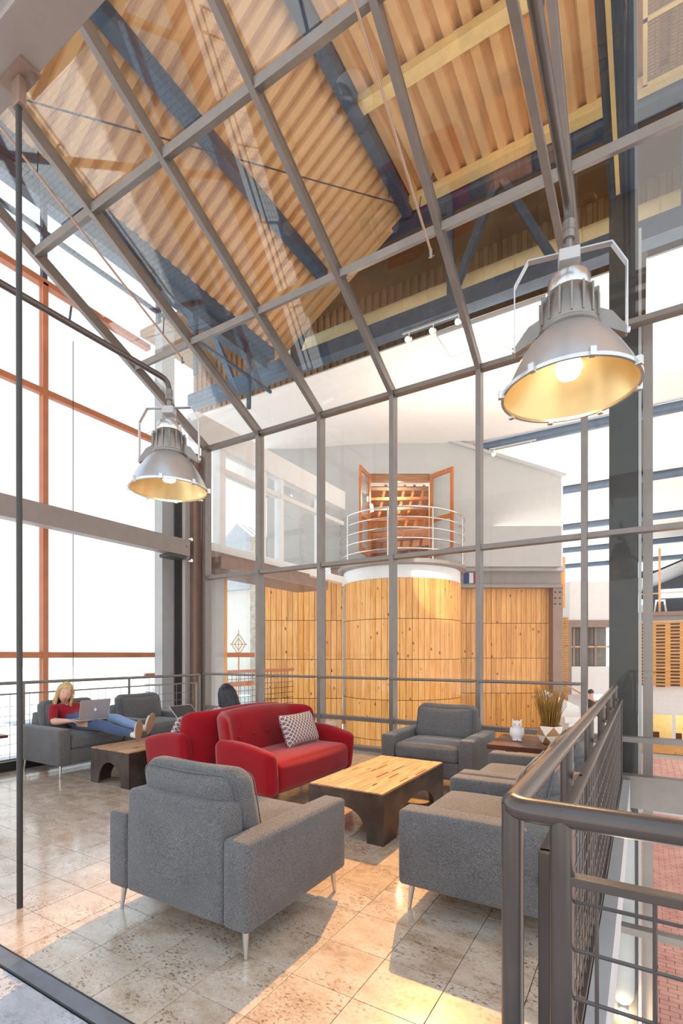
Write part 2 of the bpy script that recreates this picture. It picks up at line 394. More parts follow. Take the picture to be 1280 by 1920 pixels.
# ---- sloping glass roof
PUR = [YG-1.49, YG-2.98, YG-4.47, YG-5.96]
Yt = YG-5.96
rf = MB().bar((MX[0], Yt, zroof(Yt)), (MX[-1], Yt, zroof(Yt)), .08, .14).build('ceiling_glass', 'frame_metal'); struct(rf)
for i, x in enumerate(MX):
    MB().bar((x, YG, ZE), (x, Yt, zroof(Yt)), .064, .15).build('rafter', 'frame_metal', rf, bevel=.004)
for i in range(len(MX)-1):
    a = MX[i]+.032; b_ = MX[i+1]-.032; ys = [YG]+PUR
    for k in range(4):
        y0, y1 = ys[k], ys[k+1]
        if k < 3: MB().bar((a, y1, zroof(y1)-.01), (b_, y1, zroof(y1)-.01), .11, .075, (0, -.447, .894)).build('purlin', 'frame_metal', rf, bevel=.003)
        g0 = Vector((0, y0, zroof(y0)+.04)); g1 = Vector((0, y1, zroof(y1)+.04)); nn = Vector((0, .447, .894))*.006
        vs = [Vector((x_, g.y, g.z))+s_*nn for s_ in (-1, 1) for x_, g in ((a, g0), (b_, g0), (b_, g1), (a, g1))]
        MB().add(vs, [(0, 1, 2, 3), (7, 6, 5, 4), (0, 4, 5, 1), (1, 5, 6, 2), (2, 6, 7, 3), (3, 7, 4, 0)]).build('glass_pane', 'roof_glass', rf)
# tie beam (horizontal flat) under the roof and its far neighbour steel
tb = MB().bar((-.62, YG-.08, 5.03), (-.62, -1.0, 5.03), .055, .06).build('tie_beam', 'frame_metal'); tag(tb, 'flat grey steel tie beam running overhead beside the right lamp pipe', 'beam')
# sprinkler pipes
def sprink(x, dz, yend, lab, mat='pipe_copper'):
    r = empty('sprinkler_pipe', (x, yend, zroof(yend)-dz)); tag(r, lab, 'pipe')
    y2 = Yt+.2; p1 = (0, y2-yend, (yend-y2)*SL)
    MB().tube([(0, 0, 0), p1], .013, 10).build('pipe', mat, r, True)
    MB().tube([(0, .005, .012), (0, .02, -.07)], [.02, .014], 8).tube([(-.03, .03, -.05), (.03, .03, -.05)], .008, 6).build('nozzle', 'cast_aluminium', r, True)
    for k in (.35, 2.2, 4.0):
        q = Vector(p1).normalized()*k; MB().tube([q, q+Vector((.02, 0, dz-.07))], .006, 6).build('hanger', 'dark_steel', r)
sprink(-1.91, .22, 4.98, 'copper coloured sprinkler pipe following the rafter near the middle')
sprink(-5.60, .30, 4.90, 'sprinkler pipe below the left rafter ending above the window wall')

# ---- window wall on the left
XW = -7.8
wl = MB().box((XW-.08, -1.6, -.6), (XW+.08, 6.06, -.12)).box((XW-.06, -1.6, 7.0), (XW+.06, 6.06, 7.09)).build('wall_left', 'orange_frame'); struct(wl)
ym = [on(297, 900, X=XW).y-.0, on(82, 900, X=XW).y]; dy = ym[0]-ym[1]
ys = [ym[0]-dy*k for k in range(5)]
for y in ys: MB().box((XW-.06, y-.04, -.12), (XW+.06, y+.04, 7.04)).build('mullion', 'orange_frame', wl, bevel=.004)
zt = [on(290, 827, X=XW).z, 1.40]
for k in range(4):
    for z in zt: MB().box((XW-.05, ys[k+1]+.04, z-.045), (XW+.05, ys[k]-.04, z+.045)).build('transom', 'orange_frame', wl, bevel=.004)
    zz = [-.12, zt[1], zt[0], 7.04]
    for q in range(3): MB().box((XW-.006, ys[k+1]+.04, zz[q]+.04), (XW+.006, ys[k]-.04, zz[q+1]-.04)).build('glass_pane', 'glass', wl)
MB().tube([on(137, 640, X=XW+.12), on(137, 1330, X=XW+.12)], .006, 6).build('blind_chain', 'dark_steel', wl)
hd = MB().box((XW-.12, -1.6, 8.62), (XW+.12, 9.6, 8.86)).build('wall_left_upper', 'blue_steel'); struct(hd)  # invented upper glazing, its bright sky stands in for reflections in the roof glass
for y in ys+[7.2, 8.8]: MB().box((XW-.04, y-.035, 7.09), (XW+.04, y+.035, 8.62)).build('mullion', 'blue_steel', hd)
MB().box((XW-.03, -1.6, 7.8), (XW+.03, 9.6, 7.86)).build('transom', 'blue_steel', hd)
MB().box((XW-.006, -1.6, 7.09), (XW+.006, 9.6, 8.62)).build('glass_pane', 'glass', hd)
# ---- columns in the left corner
cL = MB()
pA = on(302, 1000, X=-7.45); pB = on(325, 1000, X=-7.45)
o = MB().box((-7.62, pA.y, -.6), (-7.42, pB.y, 7.4)).build('pilaster', 'panel_grey'); tag(o, 'pale grey clad pilaster beside the end of the window wall', 'column')
pA = on(328, 1000, X=-7.2)
r = empty('steel_column', (-7.0, 6.22, 0)); tag(r, 'grey steel corner column carrying the long left beam', 'column')
MB().box((-.20, -.10, -.5), (-.17, .14, 5.0)).build('flange', 'dark_steel', r); MB().box((.02, -.05, -.5), (.06, .17, 5.0)).build('flange', 'panel_grey', r); MB().box((.06, .05, -.5), (.16, .22, 5.0)).build('casing', 'brown_metal', r); MB().box((.02, -.09, -.5), (.10, -.05, 5.0)).build('web_plate', 'beam_grey', r)
o = MB().box((-6.86, 6.46, -.3), (-6.815, 6.62, 5.2)).build('corner_post', 'brown_metal'); tag(o, 'brown metal post closing the glass corner on the left', 'post')
# long beam along the window wall
zb0, zb1 = 3.12, 3.40
r = empty('window_beam', (-6.80, 6.0, zb0)); tag(r, 'long grey steel channel beam crossing the left window wall', 'beam')
MB().box((-.03, -7.6, 0), (.03, .12, zb1-zb0)).box((-.16, -7.6, 0), (-.03, .12, .02)).box((-.16, -7.6, zb1-zb0-.02), (-.03, .12, zb1-zb0)).build('channel', 'beam_grey', r, bevel=.003)
MB().box((-.25, -.30, -.06), (.02, .05, -.005)).build('bracket', 'dark_steel', r)
for dz in (-.07, .30):
    MB().tube([(.00, .14, dz), (.05, .14, dz)], .03, 10).build('bolt', 'chrome', r)
MB().tube([(.028, .04, .16), (.036, .04, .16)], .012, 8).build('bolt_hole', 'slot_dark', r)
# near beam with hanging rod, top left
r = empty('entry_beam', (-2.6, 1.38, 4.6)); tag(r, 'heavy brown grey beam overhead in the top left corner', 'beam')
MB().box((-5, -.11, 0), (3.2, .12, .03)).box((-5, -.012, .03), (3.2, .012, .40)).box((-5, -.11, .40), (3.2, .12, .43)).build('web_and_flanges', 'beam_grey', r, bevel=.004)
RX, RY = -2.955, 1.455
MB().box((-.47, .02, -.012), (-.24, .13, .0)).build('plate', 'brown_metal', r)
for dx in (-.44, -.27):
    MB().tube([(dx, .10, -.045), (dx, .10, 0)], .018, 6).tube([(dx, .10, -.06), (dx, .10, -.045)], .010, 8).build('bolt', 'cast_aluminium', r)
r = empty('hanging_rod', (RX, RY, 0)); tag(r, 'slim grey steel rod standing from floor to overhead beam', 'rod')
MB().tube([(0, 0, .002), (-.012, .0, 4.50)], .0155, 12).build('rod', 'dark_steel', r, True)
MB().box((-.05, -.02, 4.44), (.03, .02, 4.588)).build('clevis', 'brown_metal', r, bevel=.004)

# ---- railings
def railing(root_loc, p0, p1, label, posts, post_r=.024, top_r=.026, step=.10, ztop=1.065, gap=.10, zlow=.13, ends=(.06, .06), wr=.0032, mat='rail_metal', off=.055, uprights=(True, True)):
    r = empty('railing', root_loc); tag(r, label, 'railing'); o3 = Vector(root_loc)
    p0 = Vector(p0)-o3; p1 = Vector(p1)-o3; d = (p1-p0); L = d.length; d.normalize(); up = Vector((0, 0, 1))
    for t in posts: MB().tube([p0+d*t, p0+d*t+up*ztop], post_r, 14).build('post', mat, r, True)
    MB().tube([p0+up*ztop, p1+up*ztop], top_r, 16).build('top_rail', mat, r, True)
    za, zb = zlow, ztop-.13; a, e = ends[0], L-ends[1]; sd = d.cross(up)*off
    for z in (za, zb): MB().bar(p0+d*a+up*z+sd, p0+d*e+up*z+sd, .030, .020).build('frame_bar', mat, r, bevel=.002)
    for t in [q_ for q_, w_ in zip((a, e), uprights) if w_]: MB().bar(p0+d*t+up*(za-.01)+sd, p0+d*t+up*(zb+.01)+sd, .026, .026, d).build('frame_bar', mat, r, bevel=.002)
    n = int((e-a)/step); wv = MB().tube([(0, 0, za), (0, 0, zb)], wr, 6).build('wire', mat, r, True); q = p0+d*(a+step*.5)+sd; wv.location = q
    for k in range(1, n): share(wv, r, q+d*step*k)
    m = int((zb-za)/step); wh = MB().tube([p0+d*a+sd, p0+d*e+sd], wr, 6).build('wire', mat, r, True); wh.location = up*(za+step*.6)
    for k in range(1, m): share(wh, r, up*(za+step*(k+.6)))
    for t in posts:
        if a <= t <= e and off > .01: MB().bar(p0+d*t+up*zb, p0+d*t+up*zb+sd, .02, .02).build('clip', 'brown_metal', r)
    return r
XR = -.25
rr = railing((XR, 1.16, 0), (XR, 1.16, 0), (XR, 6.02, 0), 'grey steel mesh railing beside the armchairs along the open void', [0.0, .93, 1.86, 2.79, 3.72, 4.72], ends=(.08, .10))
rn = railing((XR+.1, 1.135, 0), (XR+.105, 1.135, 0), (1.6, 1.135, 0), 'thick grey steel railing closing the near right corner', [.0, 1.0], ends=(.015, .1), off=.0001, uprights=(False, True), wr=.0042)
MB().tube([(XR-(XR+.1)+.0, .025+.06, 1.065), (-.1, .035, 1.065), (-.092, .018, 1.065), (-.078, .006, 1.065), (-.055, 0, 1.065), (.01, 0, 1.065)], .026, 16).build('rail_bend', 'rail_metal', rn, True)
rl = railing((-6.62, .2, 0), (-6.62, .2, 0), (-6.62, 6.20, 0), 'grey mesh railing in front of the tall left windows', [.4, 1.9, 3.1, 4.6, 6.0], .019, .021, .115, 1.055, ends=(.1, .12), wr=.0035, mat='frame_metal')
# ---- the tall column just beyond the glass and the beam on it
r = empty('tall_column', (-.20, 6.98, -3.6)); tag(r, 'tall dark grey steel column standing just beyond the glass wall', 'column')
MB().box((-.15, -.15, 0), (.15, .15, 10.5)).build('shaft', 'dark_steel', r, bevel=.006); MB().box((.155, -.16, 0), (.185, .14, 10.0)).build('cover_strip', 'panel_grey', r); MB().box((.20, -.10, 0), (.30, .05, 8.9)).build('side_channel', 'beam_grey', r)
hs = MB()
for k in range(9):
    a = math.pi*k/8
r2 = []
for z0, z1, rr_ in ((.95, 1.10, .0), ):
    pass
hs.lathe([(.02, .86), (.08, .90), (.115, .97), (.12, 1.1), (.12, 3.0), (.11, 3.12), (.07, 3.2), (.02, 3.22)], 18, Matrix.Translation((0, -.17, 0))).build('light_shield', 'panel_grey', r, True)
lb = MB().tube([(0, -.2, .74), (0, -.2, .80)], .05, 10).build('lamp', 'lamp_white', r)
pl = bpy.data.lights.new('column_glow', 'POINT'); pl.energy = 25; pl.color = (1, .74, .42); pl.shadow_soft_size = .06
plo = bpy.data.objects.new('column_glow', pl); COL.objects.link(plo); plo.location = (-.20, 6.66, -2.95)
bm_ = MB().box((-.35, 3.6, 6.88), (-.05, 7.13, 7.25)).build('upper_beam', 'blue_steel'); tag(bm_, 'blue grey box beam above the glass roof on the tall column', 'beam')
ls = MB().box((-.27, 3.7, 6.80), (-.23, 6.7, 6.84)).box((-.26, 3.7, 6.84), (-.24, 6.7, 6.88)).build('light_strip', 'cream_steel'); tag(ls, 'thin cream conduit strip fixed under the blue grey box beam', 'conduit')

# ================================================================ THE ATRIUM ROOF
def corr(p0, du, L, dv, Wd, per=.24, dep=.085):
    """trapezoid deck: ribs run along du (length L), repeat along dv (width Wd); hangs down along -n"""
    p0 = Vector(p0); du = Vector(du).normalized(); dv = Vector(dv).normalized(); n = du.cross(dv).normalized()
    if n.z < 0: n = -n
    m = MB(); prof = []; k = 0
    while k*per < Wd:
        prof += [(k*per, 0), (k*per+per*.30, 0), (k*per+per*.42, -dep), (k*per+per*.88, -dep)]; k += 1
    for s, h in prof:
        for t in (0, L): m.v.append(tuple(p0+dv*s+n*h+du*t))
    for s, h in prof:
        for t in (0, L): m.v.append(tuple(p0+dv*s+n*.09+du*t))
    Np = len(prof)
    for i in range(Np-1):
        m.f.append((2*i, 2*i+1, 2*i+3, 2*i+2)); o = 2*Np; m.f.append((o+2*i, o+2*i+2, o+2*i+3, o+2*i+1))
    return m
XJ = -4.25; ZD = 11.0; QS = .6; YD = 9.78
dl = corr((XJ, -2.5, ZD), (-1, 0, -QS), 4.25, (0, 1, 0), YD+2.5).build('ceiling_deck_left', 'deck_amber'); struct(dl)
dr = corr((XJ, 0.5, ZD), (0, 1, 0), YD-.5, (1, 0, 0), 13.0, .30, .10).build('ceiling_deck_right', 'deck_amber'); struct(dr)
def steel(name, p, q, w, h, mat, label, cat='beam', up=(0, 0, 1)):
    o = MB().bar(p, q, w, h, up).build(name, mat, None, bevel=.004); return tag(o, label, cat)
for y, nm in ((7.53, 'cream joist crossing the flat amber deck'), (9.70, 'cream edge joist at the far end of the flat amber deck'), (5.3, 'cream joist nearest the top of the flat amber deck')):
    steel('roof_joist', (XJ+.1, y, ZD-.16), (7.5, y, ZD-.16), .22, .16, 'cream_steel', nm)
steel('roof_purlin', (XJ, 0, ZD-.22), (XJ, YD, ZD-.22), .20, .26, 'blue_steel', 'blue steel beam along the fold between the two amber decks')
xb = -6.0; steel('roof_purlin', (xb, -1, ZD+QS*(xb-XJ)-.24), (xb, 9.2, ZD+QS*(xb-XJ)-.24), .22, .22, 'blue_steel', 'blue steel beam under the middle of the sloping amber deck')
xb = -8.0; steel('roof_purlin', (xb, -1, ZD+QS*(xb-XJ)-.24), (xb, 9.6, ZD+QS*(xb-XJ)-.24), .22, .22, 'blue_steel', 'blue steel beam low on the sloping deck above the windows')
for a, b_, lab in (((20, 180, 6.6), (760, 386, 10.2), 'thin dark brace rod crossing the sloping amber deck'), ((914, -20, 8.2), (806, 345, 10.1), 'thin dark brace rod hanging across the flat amber deck')):
    o = MB().tube([P(*a), P(*b_)], .012, 8).build('brace_rod', 'dark_steel', None, True); tag(o, lab, 'rod')
# truss band at the end of the deck
tr = empty('roof_truss', (-2, 10.0, 8.4)); tag(tr, 'blue grey steel roof truss with slanting webs beyond the glass', 'truss')
MB().box((-9, -.15, 2.25), (10, .15, 2.62)).build('top_chord', 'blue_steel', tr); MB().box((-9, -.15, .0), (10, .15, .34)).build('bottom_chord', 'blue_steel', tr)
for k in range(9):
    x = -7.4+k*2.0; MB().bar((x, 0, .3), (x+(.95 if k % 2 else -.95), 0, 2.3), .14, .14, (0, 1, 0)).build('web', 'blue_steel', tr)
    if k % 2: MB().bar((x, 0, .3), (x, 0, 2.3), .12, .12, (0, 1, 0)).build('web', 'blue_steel', tr)
du_ = empty('air_duct', (-2, 10.75, 9.35)); tag(du_, 'cream spiral air duct running along the truss', 'duct')
prof = []
MB().tube([(-6, 0, 0), (10, 0, 0)], .29, 24).build('duct', 'duct_cream', du_, True)
for k in range(26): MB().lathe([(.29, -.012), (.302, 0), (.29, .012)], 24, Matrix.Translation((-5.8+k*.62, 0, 0)) @ Matrix.Rotation(math.pi/2, 4, 'Y')).build('seam_ring', 'duct_cream', du_, True)
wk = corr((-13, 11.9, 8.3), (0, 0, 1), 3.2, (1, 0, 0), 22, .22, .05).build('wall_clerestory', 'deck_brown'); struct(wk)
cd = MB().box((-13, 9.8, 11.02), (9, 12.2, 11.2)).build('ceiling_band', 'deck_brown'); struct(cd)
# grille screen at the upper right
gr = empty('grille_screen', (1.9, 8.6, 10.72)); tag(gr, 'amber wire grille screen under the deck at upper right', 'screen')
for y in (-1.2, 0, 1.0): MB().box((-1.9, y-.03, 0), (4, y+.03, .06)).build('frame_bar', 'cream_steel', gr)
MB().box((-1.9, -1.2, 0), (-1.84, 1.0, .06)).build('frame_bar', 'cream_steel', gr)
gm = MB()
for k in range(40): gm.box((-1.85, -1.2+k*.055, .02), (4, -1.2+k*.055+.012, .03))
for k in range(60): gm.box((-1.85+k*.1, -1.2, .03), (-1.85+k*.1+.012, 1.0, .04))
g_ = gm.build('grille_mesh', 'brown_metal', gr); g_['kind'] = 'stuff'
# white sails hung between blue tubes
tubes_y = [16.6, 22.6, 29.2, 35.6, 42.0]
ZC = 8.38
edges = [10.22]+tubes_y
def sail(x0, x1, y0, y1, lab):
    m = MB(); nx, ny = 14, 6
    for s in (0, .03):
        for i in range(nx+1):
            for j in range(ny+1):
                u = i/nx; v_ = j/ny; m.v.append((x0+(x1-x0)*u, y0+(y1-y0)*v_, ZC+s-.22*math.sin(math.pi*v_)*(1-.3*math.sin(7*u+y0))+.06*math.sin(9*u+5*v_)*math.sin(math.pi*v_)))
    n1 = (nx+1)*(ny+1)
    for i in range(nx):
        for j in range(ny):
            a = i*(ny+1)+j; q = (a, a+1, a+ny+2, a+ny+1); m.f.append(q); m.f.append(tuple(n1+t for t in q[::-1]))
    return tag(m.build('ceiling_sail', 'sail_white', None, 'all'), lab, 'ceiling sail', 'white fabric sails under the atrium roof')
ords = ['nearest', 'second', 'third', 'fourth', 'farthest']
for k in range(5):
    sail(-14, -.32, edges[k]+.12, edges[k+1]-.12, f'white fabric ceiling sail left of the dark ceiling slot, {ords[k]} row')
    sail(.05, 9, edges[k]+.12, edges[k+1]-.12, f'white fabric ceiling sail right of the dark ceiling slot, {ords[k]} row')
    y = tubes_y[k]
    o = MB().tube([(-14, y, ZC-.12), (9, y, ZC-.12)], .16+.01*k, 12).build('ceiling_tube', 'tube_blue', None, True); tag(o, f'blue grey steel tube across the white ceiling, {ords[k]} row', 'tube', 'tubes between the ceiling sails')
o = MB().box((-.34, 10.2, ZC+.05), (.07, 42, ZC+.5)).build('ceiling_slot', 'slot_dark'); struct(o)
# track lights on the ceiling edge, the one aimed at the lounge throws the warm light on the floor
def track(loc, n, lab, aim=None, power=0):
    r = empty('track_light', loc); tag(r, lab, 'track light')
    MB().box((-.7, -.02, 0), (.7, .02, .04)).build('track', 'panel_grey', r)
    for k in range(n):
        x = -.55+1.1*k/max(1, n-1) if n > 1 else 0
        MB().tube([(x, 0, 0), (x, 0, -.12)], .012, 8).tube([(x-.0, .07, -.10), (x, -.09, -.20)], [.045, .06], 12).build('spot_head', 'white_paint', r, True)
        MB().tube([(x, -.0901, -.2001), (x, -.0961, -.2040)], .05, 12).build('spot_lens', 'lamp_white', r)
    return r
tl = on(812, 618, Y=10.0); tl = Vector((tl.x, 10.0, 8.359))
track(tl, 3, 'white track light with spots at the ceiling edge above the tower')
track(on(640, 840, Y=15.5), 2, 'small white track light near the tower gable'); track(on(960, 835, Y=16.0), 2, 'small white track light on the blue tube right of the gable')
sp = bpy.data.lights.new('track_beam', 'SPOT'); sp.energy = 6200; sp.color = (1, .50, .17); sp.spot_size = math.radians(27); sp.spot_blend = .6; sp.shadow_soft_size = .06
spo = bpy.data.objects.new('track_beam', sp); COL.objects.link(spo); spo.location = (tl.x, tl.y-.14, tl.z-.28); spo.rotation_euler = (Vector((-.75, 2.35, 0))-spo.location).to_track_quat('-Z', 'Y').to_euler()
s2_ = bpy.data.lights.new('drum_beam', 'SPOT'); s2_.energy = 1500; s2_.color = (1, .93, .82); s2_.spot_size = math.radians(13); s2_.spot_blend = .25; s2_.shadow_soft_size = .05  # added spot, imitates the sun patch near the top of the drum
s2o = bpy.data.objects.new('drum_beam', s2_); COL.objects.link(s2o); s2o.location = (tl.x+.5, tl.y+.1, tl.z-.3); s2o.rotation_euler = (P(812, 1085, 14.3)-s2o.location).to_track_quat('-Z', 'Y').to_euler()
sk = empty('ceiling_panel_light', on(925, 618, Z=8.1)); tag(sk, 'bright rectangular light frame hanging under the white ceiling', 'ceiling light')
MB().box((-1.3, -.7, 0), (1.3, .7, .03)).build('diffuser', 'ceiling_light', sk); sk.scale = (.8, .6, 1)
for a, b_ in (((-1.34, -.74, -.03), (1.34, -.70, .05)), ((-1.34, .70, -.03), (1.34, .74, .05)), ((-1.34, -.7, -.03), (-1.30, .7, .05)), ((1.30, -.7, -.03), (1.34, .7, .05))): MB().box(a, b_).build('frame', 'panel_grey', sk)
# ================================================================ THE TIMBER TOWER AND ITS NEIGHBOURS (their walls stand square to x' y' turned 31 degrees)
def Lq(px, py, d): return Vector(((px-640)/FPX*d, d, EYE+(HOR-py)/FPX*d))
ZF = -3.6                                                        # lower floor
def turned(name, loc=(0, 0, 0)): return empty(name, loc, TH)
def planked(name, x0, x1, d, z_top, pitch, rows, pw, seed):
    root = MB().box((x0, d+.03, ZF), (x1, d+.14, z_top)).build(name, 'slot_dark'); root.rotation_euler = (0, 0, TH); struct(root)
    n = max(1, round((x1-x0)/pw)); w = (x1-x0)/n; pm = MB().box((0, 0, 0), (w-.012, .03, pitch-.016)).build('plank', 'pine', root); rnd = random.Random(seed); firstp = True
    for rI in range(rows):
        for k in range(n):
            loc = (x0+w*k+.003, d+rnd.uniform(-.003, .003), z_top-pitch*(rI+1)+.006)
            if firstp: pm.location = loc; firstp = False
            else: share(pm, root, loc)
    return root
xl = Lq(497, 0, 15.4).x; planked('wall_timber_left', xl, .02, 15.4, Lq(0, 1090, 15.4).z, 1.2, 5, .165, 1)
planked('wall_timber_right', Lq(855, 0, 17.2).x, Lq(1033, 0, 17.2).x, 17.2, Lq(0, 1103, 17.2).z, 1.2, 5, .17, 2)
# drum
DC = Vector((Lq(752, 0, 16.0).x, 16.0, 0)); DR = 1.86; zt_ = Lq(0, 1083, 14.2).z; rows = 5; pit = 1.16
root = MB().lathe([(DR-.04, ZF), (DR-.04, zt_)], 48, Matrix.Translation(DC)).build('wall_drum', 'slot_dark', None, True); root.rotation_euler = (0, 0, TH); struct(root)
npl = 66; w = 2*math.pi*DR/npl; pm = MB().box((-w/2+.006, 0, 0), (w/2-.006, .03, pit-.016)).build('plank', 'pine', root); firstp = True
for rI in range(rows):
    for k in range(npl):
        a = 2*math.pi*k/npl; c = Vector((math.sin(a), -math.cos(a), 0))
        if c.y > .12: continue                                   # the side toward the wall is not seen
        loc = DC+c*DR+Vector((0, 0, zt_-pit*(rI+1)+.006))
        if firstp: pm.location = loc; pm.rotation_euler = (0, 0, a); firstp = False
        else: share(pm, root, loc, (0, 0, a))
TM = Matrix.Translation(DC)
MB().lathe([(DR-.02, zt_), (DR-.02, zt_+.42), (DR-.1, zt_+.42)], 48, TM).build('white_band', 'white_paint', root, True)
zs = Lq(0, 1047, 14.0).z
# balcony
bal = turned('balcony'); tag(bal, 'round balcony with curved steel rails on top of the timber drum', 'balcony')
BR = 2.02
MB().lathe([(.01, zs-.14), (BR-.2, zs-.14), (BR, zs-.10), (BR, zs), (.01, zs)], 56, TM).build('balcony_slab', 'beam_grey', bal, True)
MB().lathe([(.01, zs-.36), (DR-.1, zs-.36), (DR-.1, zs-.14)], 48, TM).build('ring_beam', 'brown_metal', bal, True)
def arc(z, r, a0=-105, a1=105, n=48): return [DC+Vector((r*math.sin(math.radians(a)), -r*math.cos(math.radians(a)), z)) for a in [a0+(a1-a0)*i/n for i in range(n+1)]]
ztp = Lq(0, 948, 14.0).z
for k in range(5): MB().tube(arc(zs+.30+(ztp-zs-.30)*k/4, BR-.06), .026 if k == 4 else .018, 8).build('curved_rail', 'chrome', bal, True)
for a in (-105, -62, -18, 20, 62, 105):
    c = DC+Vector(((BR-.06)*math.sin(math.radians(a)), -(BR-.06)*math.cos(math.radians(a)), 0)); MB().tube([c+Vector((0, 0, zs)), c+Vector((0, 0, ztp))], .024, 8).build('post', 'chrome', bal, True)
# white gable with the door opening
dG = 16.3
def q(px, py): v_ = Lq(px, py, dG); return (v_.x, v_.z)
gx0, gz0 = q(693, 1046); gx1, gz1 = q(806, 888)
xL, _ = q(500, 0); xR, _ = q(1052, 0); _, zpk = q(738, 797); xpk, _ = q(738, 797); _, zl = q(500, 832); _, zr_ = q(1052, 893); _, zbt = q(0, 1062)
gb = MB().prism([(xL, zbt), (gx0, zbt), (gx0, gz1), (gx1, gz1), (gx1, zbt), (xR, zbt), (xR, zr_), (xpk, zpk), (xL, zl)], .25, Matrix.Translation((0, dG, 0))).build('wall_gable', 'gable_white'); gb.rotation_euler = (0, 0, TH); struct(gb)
MB().box((gx0, dG, zbt), (gx1, dG+.25, gz0)).build('sill', 'white_paint', gb)
MB().bar((xpk, dG-.03, zpk), (xR+.1, dG-.03, zr_), .2, .10).build('coping', 'panel_grey', gb); MB().bar((xL, dG-.03, zl), (xpk, dG-.03, zpk), .2, .10).build('coping', 'panel_grey', gb)
MB().box((xR, dG+.0, zbt), (xR+.05, dG+3.5, zr_-.25)).build('return_wall', 'white_paint', gb)
# room behind the doors
inn = MB().box((gx0-1.2, dG+3.6, gz0-.2), (gx1+1.2, dG+3.7, gz1+.8)).box((gx0-1.2, dG+.26, gz0-.3), (gx1+1.2, dG+3.6, gz0-.2)).box((gx0-1.3, dG+.26, gz0-.2), (gx0-1.2, dG+3.7, gz1+.8)).box((gx1+1.2, dG+.26, gz0-.2), (gx1+1.3, dG+3.7, gz1+.8)).build('wall_loft', 'truss_wood'); inn.rotation_euler = (0, 0, TH); struct(inn)
lt = turned('loft_truss'); tag(lt, 'brown timber roof joists seen through the open balcony doors', 'truss')
for k in range(7): MB().bar((gx0-1.1, dG+1.0+.1*k, gz0+.25+.42*k), (gx1+1.1, dG+1.4+.1*k, gz0+.75+.36*k), .10, .10).build('joist', 'truss_wood' if k % 2 else 'brown_metal', lt)
for k in range(6): MB().bar((gx0+.35*k, dG+1.8, gz0), (gx0+.35*k+.7, dG+2.0, gz1+.3), .09, .09, (0, 1, 0)).build('rafter', 'truss_wood', lt)
MB().box((gx0, dG+.05, gz1-.22), (gx1, dG+.22, gz1)).build('header', 'truss_wood', lt)
_pl = bpy.data.lights.new('loft_glow', 'POINT'); _pl.energy = 110; _pl.color = (1, .78, .5); _pl.shadow_soft_size = .15
_po = bpy.data.objects.new('loft_glow', _pl); COL.objects.link(_po); _po.location = ROTM @ Vector(((gx0+gx1)/2, dG+1.2, gz0+2.4))
pn = turned('loft_lamp', (0, 0, 0)); tag(pn, 'small warm lamp glowing behind the left balcony door', 'lamp')
lp = Lq(692, 958, 17.2); MB().tube([lp, lp+Vector((0, 0, .22))], [.16, .12], 14).build('shade', 'lamp_white', pn, True); MB().tube([lp+Vector((0, 0, .22)), lp+Vector((0, 0, 1.2))], .01, 6).build('cord', 'dark_steel', pn)
def leaf(xh, ang, lab):
    r = empty('balcony_door', ROTM @ Vector((xh, dG-.02, gz0)), TH+ang); tag(r, lab, 'door')
    wd, hh = .95, gz1-gz0-.05
    for a, b_ in (((0, -.03, 0), (.11, .03, hh)), ((wd-.11, -.03, 0), (wd, .03, hh))): MB().box(a, b_).build('stile', 'door_wood', r, bevel=.006)
    for z0, z1 in ((0, .2), (hh*.42, hh*.42+.13), (hh-.14, hh)): MB().box((.11, -.03, z0), (wd-.11, .03, z1)).build('rail', 'door_wood', r, bevel=.006)
    MB().box((.11, -.006, .2), (wd-.11, .006, hh*.42)).build('glass_pane', 'glass', r); MB().box((.11, -.006, hh*.42+.13), (wd-.11, .006, hh-.14)).build('glass_pane', 'glass', r)
leaf(gx0, math.radians(-112), 'open orange wood glazed door left of the balcony opening'); leaf(gx1, math.radians(-52), 'open orange wood glazed door right of the balcony opening')
# steel channel and column beside the flat timber wall
r = turned('portal_frame'); tag(r, 'grey steel portal frame edging the flat timber wall', 'steel frame')
xa = Lq(862, 0, 17.0).x; xb_ = Lq(1050, 0, 17.0).x; za, zb = Lq(0, 1103, 17).z, Lq(0, 1066, 17).z
MB().box((xa, 16.95, za+.10), (xb_, 17.1, zb-.12)).build('web', 'beam_grey', r); MB().box((xa, 16.75, zb-.12), (xb_+.05, 17.2, zb)).build('flange', 'panel_grey', r); MB().box((xa, 16.80, za), (xb_, 17.15, za+.10)).build('flange', 'beam_grey', r)
xc0, xc1 = Lq(1033, 0, 17).x, Lq(1051, 0, 17).x
MB().box((xc0, 16.85, ZF), (xc1, 17.2, za)).build('column', 'brown_metal', r)
for k in range(3):
    for s in (0, 1): MB().tube([(xc0+.07+.16*s, 16.85, za-.15-.2*k), (xc0+.07+.16*s, 16.82, za-.15-.2*k)], .025, 8).build('bolt', 'slot_dark', r)
fl = turned('flag_strip'); tag(fl, 'small blue white and red flags hanging on the grey channel', 'flags')
for k, m_ in enumerate(('flag_blue', 'white_paint', 'flag_red')): MB().box((xa+.13+.16*k, 16.90, za+.16), (xa+.27+.16*k, 16.92, zb-.16)).build('flag', m_, fl)
